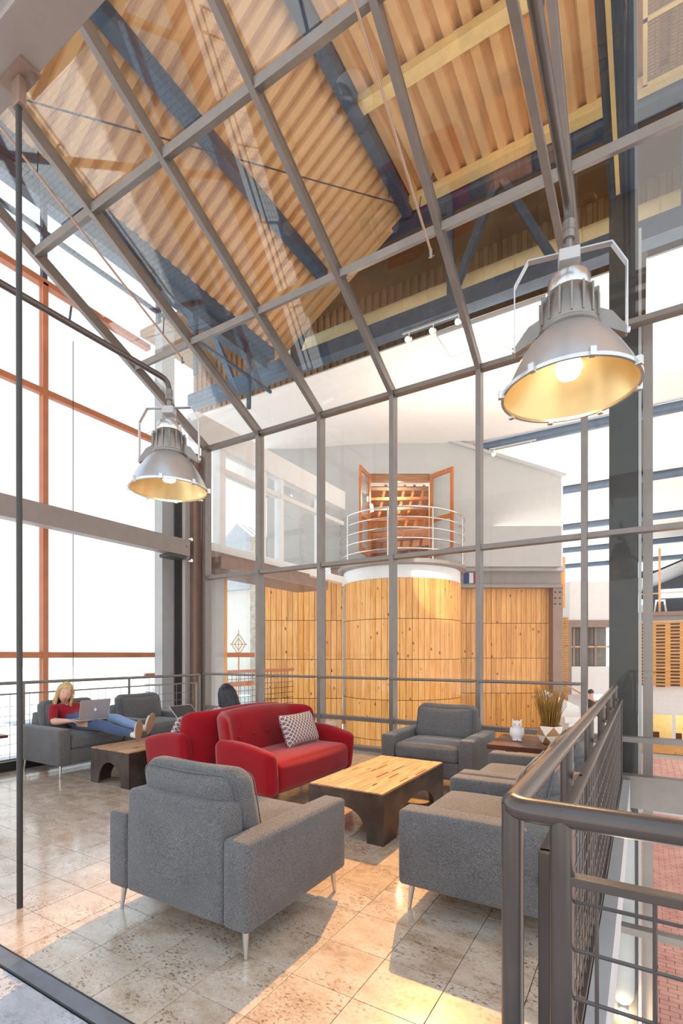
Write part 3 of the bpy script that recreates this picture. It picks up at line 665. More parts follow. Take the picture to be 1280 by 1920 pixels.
# ---- left exterior wall beyond the glass: white window box on X = XE
XE = -7.4
yy = lambda px: on(px, 1000, X=XE).y
wz0, wz1, wr_ = 3.62, 5.55, 5.16
wbx = MB().box((XE-.12, 6.75, wz0-.18), (XE+.12, yy(640), wz0)).box((XE-.12, 6.75, wz1), (XE+.12, yy(640), wz1+.5)).build('window_1', 'white_paint'); struct(wbx)
for px, w_ in ((411, .16), (489, .14), (523, .10), (598, .16)):
    y = yy(px); MB().box((XE-.10, y-w_/2, wz0), (XE+.10, y+w_/2, wz1)).build('mullion', 'white_paint', wbx)
MB().box((XE-.08, yy(411), wr_-.05), (XE+.08, yy(640), wr_+.05)).build('transom', 'white_paint', wbx); MB().box((XE-.006, yy(411), wz0), (XE+.006, yy(640), wz1)).build('glass_pane', 'glass', wbx)
sf = MB().box((XE-.2, 6.75, wz0-.62), (XE+.75, 10.4, wz0-.40)).box((XE-.2, 6.75, wz0-.40), (XE+.2, 10.4, wz0-.18)).build('trim_3', 'brown_metal'); struct(sf)
pp = MB().box((XE-.15, 6.72, -.6), (XE+.10, yy(413), wz0-.6)).build('pier_panel', 'panel_grey'); tag(pp, 'pale grey panel pier just beyond the glass corner', 'pier')
w2 = MB().box((XE-.06, yy(418)-.06, -.6), (XE+.06, yy(418)+.06, wz0-.62)).build('window_2', 'pine'); struct(w2)
for z in (1.4, .78): MB().box((XE-.05, yy(418), z-.05), (XE+.05, yy(474), z+.05)).build('transom', 'orange_frame', w2)
MB().box((XE-.006, yy(418), -.5), (XE+.006, yy(474), wz0-.62)).build('glass_pane', 'glass', w2)
# terrace fence outside
tf = empty('terrace_fence', (XE-1.2, yy(420)-1, -.5)); tag(tf, 'wire mesh terrace fence with wooden rail outside the glass', 'fence')
MB().box((-.03, 0, 1.45), (.03, 5, 1.53)).build('rail', 'orange_frame', tf)
wv = MB().tube([(0, 0, 0), (0, 0, 1.45)], .007, 5).build('wire', 'dark_steel', tf); wv.location = (0, .1, 0)
for k in range(1, 32): share(wv, tf, (0, .1+.15*k, 0))
for k in range(9): MB().tube([(0, 0, .1+.15*k), (0, 5, .1+.15*k)], .007, 5).build('wire', 'dark_steel', tf)
# brick pier outside
bp = empty('brick_pier', (-12.0, on(486, 1000, X=-12.0).y, -.6)); tag(bp, 'buff brick pier standing outside between window and timber wall', 'pier')
MB().box((-.24, -.20, 0), (.24, .20, 6.3)).build('core', 'concrete', bp); bb = MB()
for rI in range(75):
    z = .01+rI*.083
    xs_ = [-.26, -.03, .26] if rI % 2 else [-.26, .10, .26]
    for xa_, xb_2 in zip(xs_, xs_[1:]):
        for k in range(2): bb.box((xa_+.004, -.215+.215*k, z), (xb_2-.004, -.215+.215*k+.205, z+.073))
b_ = bb.build('brick_courses', 'buff_brick', bp); b_['kind'] = 'stuff'
# outside: ground, neighbour houses, sign
gd = MB().box((-90, -40, -.75), (XW-.2, 90, -.62)).build('floor_outside', 'paving'); struct(gd)
def house(loc, sx, sy, hz, rise, lab, rib=True):
    r = empty('neighbour_house', loc); tag(r, lab, 'house')
    MB().box((-sx/2, -sy/2, 0), (sx/2, sy/2, hz)).build('walls', 'neighbour_wall', r)
    MB().prism([(-sx/2-.5, hz), (sx/2+.5, hz), (sx/2+.5, hz+.15), (0, hz+rise), (-sx/2-.5, hz+.15)], sy+1, Matrix.Translation((0, -sy/2-.5, 0))).build('roof', 'roof_grey', r)
    if rib:
        n = int(sy/.5); L_ = math.hypot(sx/2+.5, rise-.15)
        for s in (-1, 1):
            sm = MB().bar((s*(sx/2+.5), 0, hz+.17), (0, 0, hz+rise+.02), .05, .07).build('roof_seam', 'roof_grey', r); sm.location = (0, -sy/2, 0)
            for k in range(1, n): share(sm, r, (0, -sy/2+k*.5, 0))
    return r
h = on(560, 1000, X=-17); house((-19.0, h.y+2.0, -.62), 8, 9, 5.6, 3.6, 'grey standing seam roofed house outside the upper window')
h = P(447, 1200, 52); house((h.x, h.y, -.62), 7, 7, 4.2, 1.6, 'low pale building with grey roof far outside the glass corner', False)
tp = P(455, 1200, 66)
for k, dx in enumerate((-3.4, 2.4)):
    r = empty('garden_tree', (tp.x+dx, tp.y+dx*.6, -.62)); tag(r, ['bushy tree behind the far low building, left one', 'bushy tree behind the far low building, right one'][k], 'tree')
    MB().tube([(0, 0, 0), (0, 0, 3)], .15, 7).build('trunk', 'walnut_dark', r); m = MB(); rnd = random.Random(k)
    for i in range(260):
        a = Vector((rnd.gauss(0, .8), rnd.gauss(0, .8), 4.6+rnd.gauss(0, .6))); u = Vector((rnd.gauss(0, 1), rnd.gauss(0, 1), rnd.gauss(0, 1))).normalized()*.28; v_ = u.orthogonal().normalized()*.2; m.add([a-u, a+v_, a+u, a-v_], [(0, 1, 2, 3)])
    o = m.build('crown', 'foliage', r); o['kind'] = 'stuff'
sg = P(447, 1208, 16); r = empty('garden_ornament', (sg.x, sg.y, -.62), TH); r.scale = (.75, .75, 1); tag(r, 'rust coloured diamond ornament on a post outside', 'ornament')
zc_ = sg.z+.62; MB().tube([(0, 0, 0), (0, 0, zc_-.25)], .04, 8).build('post', 'copper_paint', r)
for s_ in (.30, .17):
    for k in range(4):
        a, b2 = math.pi/2*k, math.pi/2*(k+1); MB().bar((s_*math.cos(a), 0, zc_+s_*math.sin(a)*1.15), (s_*math.cos(b2), 0, zc_+s_*math.sin(b2)*1.15), .03, .05, (0, 1, 0)).build('diamond_side', 'copper_paint', r)
MB().bar((0, 0, zc_-.48), (0, 0, zc_+.46), .03, .03, (0, 1, 0)).bar((-.36, 0, zc_), (.36, 0, zc_), .03, .03, (0, 1, 0)).build('cross', 'copper_paint', r)

# ================================================================ RIGHT: THE LOWER HALL
lf = MB().box((-16, 6.7, ZF-.2), (14, 31, ZF-.03)).build('floor_lower', 'concrete'); struct(lf)
bk = MB()
for j in range(96):
    for i in range(44):
        y = 7.6+j*.115; x = -1.2+i*.235+(.117 if j % 2 else 0)
        if 12.0 < y < 12.3: continue
        bk.box((x, y, ZF-.03), (x+.225, y+.105, ZF))
o = bk.build('paver_field', 'red_brick', lf); o['kind'] = 'stuff'
bk = MB()
for j in range(60):
    for i in range(30): bk.box((-1.2+i*.235, 21.8+j*.115, ZF-.03), (-1.2+i*.235+.225, 21.8+j*.115+.105, ZF))
o = bk.build('paver_field', 'red_brick', lf); o['kind'] = 'stuff'
MB().box((-1.2, 18.65, ZF-.03), (9, 21.79, ZF-.01)).build('pale_band', 'panel_grey', lf)
YF = 30.0
def fz(py, px=1230): return on(px, py, Y=YF).z
def fx(px): return on(px, 1200, Y=YF).x
x0, x1 = fx(1195), 9.0
ff = MB().box((x0, YF+.2, fz(1340)), (x1, YF+.5, fz(1287))).build('wall_far', 'white_paint'); struct(ff)
sl = MB().box((x0, YF-.05, fz(1286)), (x1, YF+.15, fz(1166))).build('timber_screen', 'pine_x'); tag(sl, 'yellow timber wall with rows of dark slots across the hall', 'timber screen')
so = MB(); ww = (fx(1280)-fx(1195))/85.0
for c_ in range(7):
    xs = x0+ww*(8.5+26.8*c_)
    for k in range(19):
        z = fz(1171+(2.5 if c_ % 2 else 0)+k*6.25); so.box((xs, YF-.058, z-.045), (xs+ww*17, YF-.05, z+.045))
o = so.build('slot_rows', 'slot_dark', sl); o['kind'] = 'stuff'
for k in range(26):
    z = fz(1286)+k*(fz(1166)-fz(1286))/26; MB().box((x0, YF-.062, z), (x1, YF-.0501, z+.012)).build('board_joint', 'door_wood', sl)
mz = empty('mezzanine_slab', (0, YF, 0)); tag(mz, 'brown edged mezzanine slab above the slotted timber wall', 'slab')
MB().box((x0, -.15, fz(1164)), (x1, 6, fz(1155))).build('fascia', 'beam_grey', mz); MB().box((x0, -.3, fz(1155)), (x1, 6, fz(1148))).build('edge', 'brown_metal', mz)
dw = MB().box((x0, YF+5.5, fz(1150)), (x1, YF+5.7, fz(1040))).build('wall_mezzanine', 'dark_wall'); struct(dw)
rfm = corr((x0-.5, YF+.2, fz(1092)), (1, 0, .42), 11, (0, 1, 0), 5.4, .5, .09).build('ceiling_mezzanine', 'roof_grey'); struct(rfm)
sn = MB().box((fx(1240), YF+5.4, on(1240, 1122, Y=YF+5.4).z), (fx(1240)+1.4, YF+5.49, on(1240, 1105, Y=YF+5.4).z)).build('wall_screen', 'screen_glow'); tag(sn, 'bright screen on the dark mezzanine wall', 'screen')
mr = empty('mezzanine_railing', (0, YF-.1, fz(1148))); tag(mr, 'thin brown post and rail on the mezzanine edge', 'railing')
MB().tube([(x0, 0, .95), (x1, 0, .95)], .03, 8).build('rail', 'copper_paint', mr)
for px in (1236, 1290): MB().box((fx(px)-.05, -.03, 0), (fx(px)+.05, .03, 3.2)).build('post', 'copper_paint', mr)
dk = empty('white_desk', (fx(1197), YF+.5, fz(1148))); tag(dk, 'white desk standing at the mezzanine edge', 'desk')
MB().box((0, 0, 0), (.55, .7, .70)).build('cabinet', 'white_paint', dk); MB().box((-.02, -.02, .70), (.62, .75, .74)).build('desk_top', 'white_paint', dk)
ch = empty('white_stool', (fx(1238), YF+.6, fz(1148))); tag(ch, 'white framed stool beside the white desk', 'stool')
MB().box((-.22, -.2, .62), (.22, .2, .67)).build('seat', 'white_paint', ch)
for sx in (-1, 1):
    for sy in (-1, 1): MB().bar((.18*sx, .16*sy, .62), (.26*sx, .2*sy, 0), .05, .05).build('leg', 'white_paint', ch)
# storefront under the white parapet
sfz0, sfz1 = ZF, fz(1340)
_pl = bpy.data.lights.new('storefront_glow', 'POINT'); _pl.energy = 160; _pl.color = (1, .84, .6); _pl.shadow_soft_size = .2
_po = bpy.data.objects.new('storefront_glow', _pl); COL.objects.link(_po); _po.location = (2.0, YF+2.0, sfz1-.35)
sfr = empty('storefront', (0, YF+.1, 0)); struct(sfr)
MB().box((x0, 0, sfz0), (x1, .2, sfz0+.75)).build('plinth', 'pine_x', sfr)
for px in (1203, 1263, 1320): MB().box((fx(px)-.08, 0, sfz0+.75), (fx(px)+.08, .14, sfz1)).build('mullion', 'white_paint', sfr)
MB().box((x0+.3, .05, sfz0+.75), (x1, .065, sfz1)).build('glass_pane', 'glass', sfr); MB().box((x0, 4.0, sfz0), (x1, 4.1, sfz1)).build('room_back', 'cream_steel', sfr); MB().box((x0, .2, sfz0), (x1, 4, sfz0+.02)).build('room_floor', 'foliage', sfr)
for k in range(3):
    r = empty('cafe_chair', (fx(1228)+k*1.0, YF+1.6, ZF+.02)); tag(r, ['dark cafe chair behind the storefront, left of the pane joint', 'dark cafe chair behind the storefront, at the pane joint', 'dark cafe chair behind the storefront, right of the pane joint'][k], 'chair', 'chairs behind the storefront')
    MB().box((-.22, -.22, .44), (.22, .22, .48)).build('seat', 'walnut_dark', r); MB().box((-.22, .2, .5), (.22, .23, .85)).build('backrest', 'walnut_dark', r)
    for sx in (-1, 1):
        for sy in (-1, 1): MB().bar((.19*sx, .19*sy, .45), (.23*sx, .23*sy, 0), .03, .03).build('leg', 'walnut_dark', r)
cw = MB().box((x0-.25, YF-.4, ZF), (x0, YF, fz(1020))).build('hall_column', 'panel_grey'); tag(cw, 'pale column at the left edge of the slotted timber wall', 'column')
# middle block between the timber tower and the column
dM = 21.0
def mq(px, py): return Lq(px, py, dM)
mb = turned('white_block'); tag(mb, 'white boxy upper storey right of the timber tower', 'building')
def mbox(a, b_, t, name, mat, dd=0): 
    A = mq(*a); B = mq(*b_); return MB().box((A.x, dM+dd, B.z), (B.x, dM+dd+t, A.z)).build(name, mat, mb)
mbox((1068, 1090), (1150, 1163), 3, 'parapet', 'white_paint'); mbox((1058, 1163), (1150, 1176), 3, 'fascia', 'brown_metal', -.1); mbox((1060, 1250), (1150, 1302), 3, 'apron', 'white_paint')
mbox((1060, 1176), (1069, 1302), .3, 'post', 'brown_metal', -.12); mbox((1069, 1176), (1150, 1250), .05, 'window_glass', 'window_dark', .6)
for px in (1080, 1093, 1121): mbox((px, 1176), (px+4, 1250), .1, 'mullion', 'brown_metal', .3)
mbox((1069, 1211), (1150, 1214), .1, 'transom', 'copper_paint', .3); mbox((1060, 1302), (1150, 1500), .3, 'lower_wall', 'white_paint', 2)
yp = turned('yellow_panel'); A = Lq(1040, 1044, 18.6); B = Lq(1059, 1140, 18.6); MB().box((A.x, 18.6, B.z), (B.x, 18.75, A.z)).build('board', 'pine', yp); tag(yp, 'narrow upright timber board beside the white gable', 'panel')
for k in range(2): MB().tube([(A.x+.1+.15*k, 18.68, A.z), (A.x+.1, 18.68, 8.1)], .012, 6).build('hanger', 'dark_steel', yp)
la = turned('lattice_screen'); tag(la, 'pale timber lattice screen with square holes by the steel column', 'screen'); A = Lq(1050, 1158, 18.4); B = Vector((Lq(1064, 1295, 18.4).x, 18.4, ZF))
lm = MB(); nx, nz = 6, 72; wx = (B.x-A.x)/nx; wz = (A.z-B.z)/nz
for i in range(nx+1): lm.box((A.x+wx*i-.008, 18.40, B.z), (A.x+wx*i+.014, 18.44, A.z))
for k in range(nz+1): lm.box((A.x, 18.405, B.z+wz*k-.02), (B.x, 18.445, B.z+wz*k+.02))
o = lm.build('lattice', 'pine_x', la); o['kind'] = 'stuff'; MB().box((A.x, 18.6, B.z), (B.x, 18.62, A.z)).build('backing', 'truss_wood', la)
# white stair
stw = turned('white_stair'); tag(stw, 'white stair with low side wall beyond the potted grass', 'stair'); dS = 14.0
def sq(px, py): v_ = Lq(px, py, dS); return (v_.x, v_.z)
MB().prism([sq(1058, 1300), sq(1130, 1335), sq(1130, 1420), sq(1058, 1420)], .12, Matrix.Translation((0, dS+1.4, 0))).build('far_side_wall', 'white_paint', stw)
for k in range(7):
    a = Lq(1066+k*7, 1345+k*10, dS); MB().box((a.x-.1, dS, a.z-.16), (a.x+.9, dS+1.4, a.z)).build('step', 'white_paint', stw)
MB().tube([Lq(1062, 1285, dS), Lq(1150, 1335, dS)], .025, 8).build('hand_rail', 'copper_paint', stw, True)
# ================================================================ FURNITURE
def leg_tapered(root, x, y, h, mat='chrome', sx=0, sy=0):
    MB().tube([(x, y, h), (x+sx, y+sy, .001)], [.019, .009], 12).build('leg', mat, root, True)
def make_armchair():
    r = empty('armchair'); Wd, D = 1.0, .87; hw, hd = Wd/2, D/2
    rbox(.15, D, .41, .022, 4, (.004, .004, .004), None, (-hw+.075, 0, .345)).build('armrest', 'grey_fabric', r, 'all')
    rbox(.15, D, .41, .022, 4, (.004, .004, .004), None, (hw-.075, 0, .345)).build('armrest', 'grey_fabric', r, 'all')
    rbox(Wd-.30, D-.16, .17, .012, 3, (0, 0, 0), None, (0, -.065, .225)).build('seat_base', 'grey_fabric', r, 'all')
    fn = lambda p: Vector((p.x*(1-.05*max(0, (p.z-.5)/.2)), p.y, p.z))
    rbox(Wd-.296, .15, .55, .022, 4, (0, .008, .004), fn, (0, hd-.078, .415)).build('backrest', 'grey_fabric', r, 'all')
    sc_ = rbox(Wd-.305, D-.17, .17, .05, 8, (.006, .012, .022), None, (0, -.085, .385)).build('seat_cushion', 'grey_fabric', r, 'all')
    def lean(p):
        z = p.z-.45; return Vector((p.x*(1-.06*abs(z)), p.y+.20*z, p.z-.020*(1-(p.x/.34)**2)*(1 if z > .2 else 0)))
    bc = rbox(Wd-.31, .17, .40, .070, 9, (.012, .045, .02), lean, (0, .195, .635)).build('back_cushion', 'grey_fabric', r, 'all')
    # piping round the back cushion
    for yo in (-.075, .075):
        pts = []
        for k in range(41):
            a = 2*math.pi*k/40; cx = math.copysign(abs(math.cos(a))**.28, math.cos(a))*.335; cz = math.copysign(abs(math.sin(a))**.28, math.sin(a))*.188
            pts.append(lean(Vector((cx, .195+yo*.95, .635+cz))))
        MB().tube(pts, .004, 6, False).build('piping', 'grey_fabric', bc, True)
    for sx in (-1, 1):
        for sy in (-1, 1): leg_tapered(r, sx*(hw-.06), sy*(hd-.06), .15, 'chrome', sx*.012, sy*.012)
    t = MB().box((hw, hd-.14, .30), (hw+.014, hd-.135, .35)).build('fabric_tag', 'tag_brown', r)
    return r
ac = make_armchair(); PI = math.pi
G = 'grey armchairs of the lounge'
tag(ac, 'grey fabric armchair in the foreground seen from behind', 'armchair', G); ac.location = (-2.015, 2.13, 0); ac.rotation_euler = (0, 0, PI)
for loc, rz, lab in (((-.72, 3.02, 0), -PI/2, 'grey fabric armchair nearest the corner of the mesh railing'), ((-.72, 4.04, 0), -PI/2, 'grey fabric armchair by the railing next to the dark side table'),
                     ((-1.92, 5.28, 0), 0, 'grey fabric armchair facing the camera in front of the glass wall'), ((-6.055, 3.67, 0), PI/2, 'grey fabric armchair in which the blonde woman sits'),
                     ((-6.055, 4.72, 0), PI/2, 'empty grey fabric armchair by the left railing near the glass corner')):
    c = copy_tree(ac, None, loc, rz); c['label'] = lab
# ---- red sofas
def make_sofa():
    r = empty('red_sofa'); L = 1.46; hl = L/2
    def bk(p):
        u = p.x/hl; z = p.z-.2; wing = .38*max(0, abs(u)-.66)**1.3/.34**1.3*min(1, max(0, z/.25)); top = -.03*max(0, abs(u)-.5)**2*4*(1 if z > .3 else z/.3)
        return Vector((p.x*(1-.02*z), p.y+.20*z-wing*.62, p.z+top*(z > 0)*.6+.015*math.cos(u*3)))
    b = rbox(L-.04, .15, .66, .07, 16, (0, .02, .0), bk, (0, .245, .53)).build('backrest', 'red_fabric', r, 'all')
    for x in (-.42, -.21, 0, .21, .42):
        M = Matrix.Translation(bk(Vector((x, .148, .60)))) @ Matrix.Rotation(PI/2, 4, 'X'); MB().lathe([(.001, .012), (.012, .010), (.018, .002), (.019, -.01)], 14, M).build('button', 'red_fabric', b, True)
    for s in (-1, 1):
        def arm(p, s=s):
            t = (p.y+.35)/.62; z = p.z-.18; return Vector((p.x+s*.05*max(0, z/.4)-s*.03*(1-t), p.y-.03*z, p.z+(.075*max(0, min(1, t))+.03*math.sin(PI*max(0, min(1, t))))*max(0, z/.4)))
        rbox(.13, .62, .40, .055, 10, (.010, .02, .0), arm, (s*(hl-.065), -.08, .355)).build('armrest', 'red_fabric', r, 'all')
    rbox(L-.22, .64, .27, .06, 12, (0, .02, .03), None, (0, -.085, .31)).build('seat', 'red_fabric', r, 'all')
    for sx in (-1, 1):
        for sy in (-.28, .22): leg_tapered(r, sx*(hl-.13), sy, .20, 'chrome', sx*.02, (-.02 if sy < 0 else .03))
    return r
so_ = make_sofa(); G2 = 'red wing sofas standing back to back'
tag(so_, 'red buttoned wing sofa with patterned cushion facing the wood topped table', 'sofa', G2); so_.location = (-3.12, 4.06, 0); so_.rotation_euler = (0, 0, PI/2)
s2 = copy_tree(so_, None, (-4.04, 4.12, 0), -PI/2); s2['label'] = 'red wing sofa turned away on which the dark haired woman sits'
# ---- coffee tables
def make_table(sx, sy, hz):
    r = empty('coffee_table'); t = .018
    def side(w, arch_w, arch_h):
        n = 18; pts = [(-w/2, hz-.012), (-w/2, 0), (-arch_w/2, 0)]
        for k in range(1, n): a = PI-PI*k/n; pts.append((arch_w/2*math.cos(a), arch_h*math.sin(a)**.9))
        return pts+[(arch_w/2, 0), (w/2, 0), (w/2, hz-.012)]
    for y in (-sy/2, sy/2-t): MB().prism(side(sx, sx-.27, hz-.14), t, Matrix.Translation((0, y, 0))).build('arched_side', 'rust_steel', r)
    for x in (-sx/2+t, sx/2): MB().prism(side(sy-2*t, sy-.46, hz-.14), t, Matrix.Translation((x, 0, 0)) @ Matrix.Rotation(PI/2, 4, 'Z')).build('arched_side', 'rust_steel', r)
    n = 6; w = (sx-.012)/n; rnd = random.Random(3)
    for k in range(n):
        x0 = -sx/2+.006+w*k; p = MB().box((x0+.001, -sy/2+.004, hz-.05), (x0+w-.001, sy/2-.004, hz-rnd.uniform(0, .003))).build('top_board', 'table_oak', r, bevel=.002)
        for q_ in range(2):
            a = rnd.uniform(-sy/2+.1, sy/2-.35); l_ = rnd.uniform(.04, .26); xc_ = x0+w*rnd.uniform(.2, .85); MB().box((xc_, a, hz-.004), (xc_+rnd.uniform(.004, .009), a+l_, hz+.0006)).build('crack', 'slot_dark', p)
    for x in (-sx/2+.1, sx/2-.1):
        for y in (-sy/2-.003, sy/2+.003): MB().tube([(x, y-.003, hz-.03), (x, y+.003, hz-.03)], .006, 8).build('rivet', 'slot_dark', r)
    for y in (-sy/2+.2, -.1, .1, sy/2-.2):
        for x in (-sx/2-.003, sx/2+.003): MB().tube([(x-.003, y, hz-.03), (x+.003, y, hz-.03)], .006, 8).build('rivet', 'slot_dark', r)
    return r
ct = make_table(.66, 1.28, .385); ct.location = (-1.95, 3.92, 0); tag(ct, 'low table of dark steel arches with cracked wood top among the armchairs', 'coffee table', 'low arched steel tables')
c2 = copy_tree(ct, None, (-4.90, 3.95, 0)); c2['label'] = 'low arched steel table under the blonde woman\'s feet'
# ---- pillows
def pillow(name, loc, rot, w, h, lab):
    m = MB(); n = 18
    for s in (-1, 1):
        for i in range(n+1):
            for j in range(n+1):
                u = -1+2*i/n; v_ = -1+2*j/n; e = (1-u**4)*(1-v_**4); pin = 1-.05*(1-abs(u*v_))*0
                m.v.append((u*w/2*(1-.05*(1-v_*v_)), s*.075*max(0, e)**.55, v_*h/2*(1-.06*(1-u*u))))
        o = 0 if s < 0 else (n+1)**2
        for i in range(n):
            for j in range(n):
                a = o+i*(n+1)+j; m.f.append((a, a+n+1, a+n+2, a+1) if s < 0 else (a, a+1, a+n+2, a+n+1))
    o = m.build(name, 'diamond_fabric', None, 'all'); o.location = loc; o.rotation_euler = rot; return tag(o, lab, 'cushion')
pillow('throw_pillow', (-3.08, 4.26, .63), (math.radians(-22), 0, PI/2), .56, .34, 'grey diamond patterned cushion on the front red sofa')
pillow('throw_pillow', (-4.16, 3.70, .62), (math.radians(-28), 0, -PI/2+.25), .42, .32, 'patterned cushion half hidden behind the turned away red sofa arm')
# ---- side table with owl and planter
stt = empty('side_table', (-.86, 5.10, 0)); tag(stt, 'dark walnut side table behind the railing armchairs', 'side table')
rnd = random.Random(5); edge = []
for k in range(13): edge.append((-.40+rnd.uniform(-.015, .012), -.36+.72*k/12))
poly = [(x, y) for x, y in edge]+[(.40+rnd.uniform(-.012, .015), .36-.72*k/12) for k in range(13)]
vs = [(x, y, .515) for x, y in poly]+[(x*1.01, y, .56) for x, y in poly]; n = len(poly)
MB().add(vs, [tuple(range(n))[::-1], tuple(range(n, 2*n))]+[(i, (i+1) % n, (i+1) % n+n, i+n) for i in range(n)]).build('table_top', 'walnut_dark', stt)
for x in (-.25, .25):
    MB().bar((x, -.10, .515), (x, -.28, .0), .06, .03, (0, 1, 0)).build('leg', 'walnut_dark', stt); MB().bar((x, .10, .515), (x, .28, .0), .06, .03, (0, 1, 0)).build('leg', 'walnut_dark', stt)
ZT = .5605
p_ = on(0, 1380, Z=.56); st2 = empty('corner_table', (p_.x-.30, p_.y-.22, 0)); tag(st2, 'brown topped table just entering at the far left by the railing', 'side table')
MB().box((-.30, -.30, .53), (.30, .30, .56)).build('table_top', 'walnut_dark', st2, bevel=.004)
for sx in (-1, 1):
    for sy in (-1, 1): MB().bar((.14*sx, .14*sy, .53), (.10*sx, .10*sy, 0), .04, .04).build('leg', 'walnut_dark', st2)
ow = empty('owl_figurine', (-1.06, 5.10, ZT), math.radians(15)); ow.scale = (.84, .84, .84); tag(ow, 'white ceramic owl figurine on the dark side table', 'figurine')
MB().lathe([(.001, .012), (.05, .012), (.066, .05), (.07, .09), (.062, .13), (.05, .155), (.054, .175), (.056, .195), (.045, .22), (.02, .232), (.001, .233)], 20).build('body', 'ceramic_white', ow, True)
for s in (-1, 1):
    MB().tube([(s*.036, -.01, .205), (s*.050, -.012, .25)], [.018, .003], 8).build('ear_tuft', 'ceramic_white', ow, True)
    e = MB().lathe([(.010, .0), (.022, .004), (.024, -.01)], 14, Matrix.Translation((s*.024, -.05, .187)) @ Matrix.Rotation(PI/2, 4, 'X')).build('eye_ring', 'ceramic_white', ow, True); ball(.008, .005, .008, (s*.024, -.052, .187), 10).build('pupil', 'panel_grey', e, True)
    ball(.018, .045, .06, (s*.064, .008, .095), 12).build('wing', 'ceramic_white', ow, True)
    for k in range(3): ball(.010, .02, .010, (s*.028+(k-1)*.015, -.055, .010), 8).build('toe', 'ceramic_white', ow, True)
MB().tube([(0, -.055, .18), (0, -.066, .165)], [.009, .002], 8).build('beak', 'ceramic_white', ow, True)
pt = empty('grass_planter', (-.76, 5.12, ZT)); tag(pt, 'faceted white and copper pot of tall dry grass on the side table', 'planter')
def ring(r, z, n, off): return [(r*math.cos(2*PI*(k+off)/n), r*math.sin(2*PI*(k+off)/n), z) for k in range(n)]
NF = 5; A = ring(.078, 0, NF, .1); B = ring(.120, .075, NF, .6); C_ = ring(.112, .165, NF, .1); tri_w, tri_c = [], []
for k in range(NF):
    k2 = (k+1) % NF; tri_c.append((A[k], A[k2], B[k])); tri_w.append((A[k2], B[k2], B[k])); tri_w.append((B[k], C_[k2], C_[k])); tri_c.append((B[k], B[k2], C_[k2]))
for nm, lst, mt in (('white_facets', tri_w, 'pot_white'), ('copper_facets', tri_c, 'copper_paint')):
    m = MB()
    for t_ in lst: m.add(t_, [(0, 1, 2)])
    me = bpy.data.meshes.new(nm); me.from_pydata(m.v, [], m.f); link(nm, me, mt, pt)
MB().lathe([(.001, .15), (.098, .15)], 6).build('soil', 'walnut_dark', pt)
m = MB(); rnd = random.Random(11)
for k in range(330):
    a = rnd.uniform(0, 2*PI); r0 = .075*math.sqrt(rnd.random()); h_ = rnd.uniform(.22, .40); sp_ = rnd.uniform(.2, 1.0)*.10; x, y = r0*math.cos(a), r0*math.sin(a); a2 = a+rnd.uniform(-.5, .5)
    pts = [Vector((x, y, .14)), Vector((x+sp_*.35*math.cos(a2), y+sp_*.35*math.sin(a2), .14+h_*.55)), Vector((x+sp_*math.cos(a2), y+sp_*math.sin(a2), .14+h_))]
    m.tube(pts, [.0022, .0025, .0008], 3, False)
    if k % 3 == 0: m.tube([pts[1]*.3+pts[2]*.7, pts[2]], [.005, .001], 4, False)
o = m.build('grass', 'grass_blade', pt); o['kind'] = 'stuff'
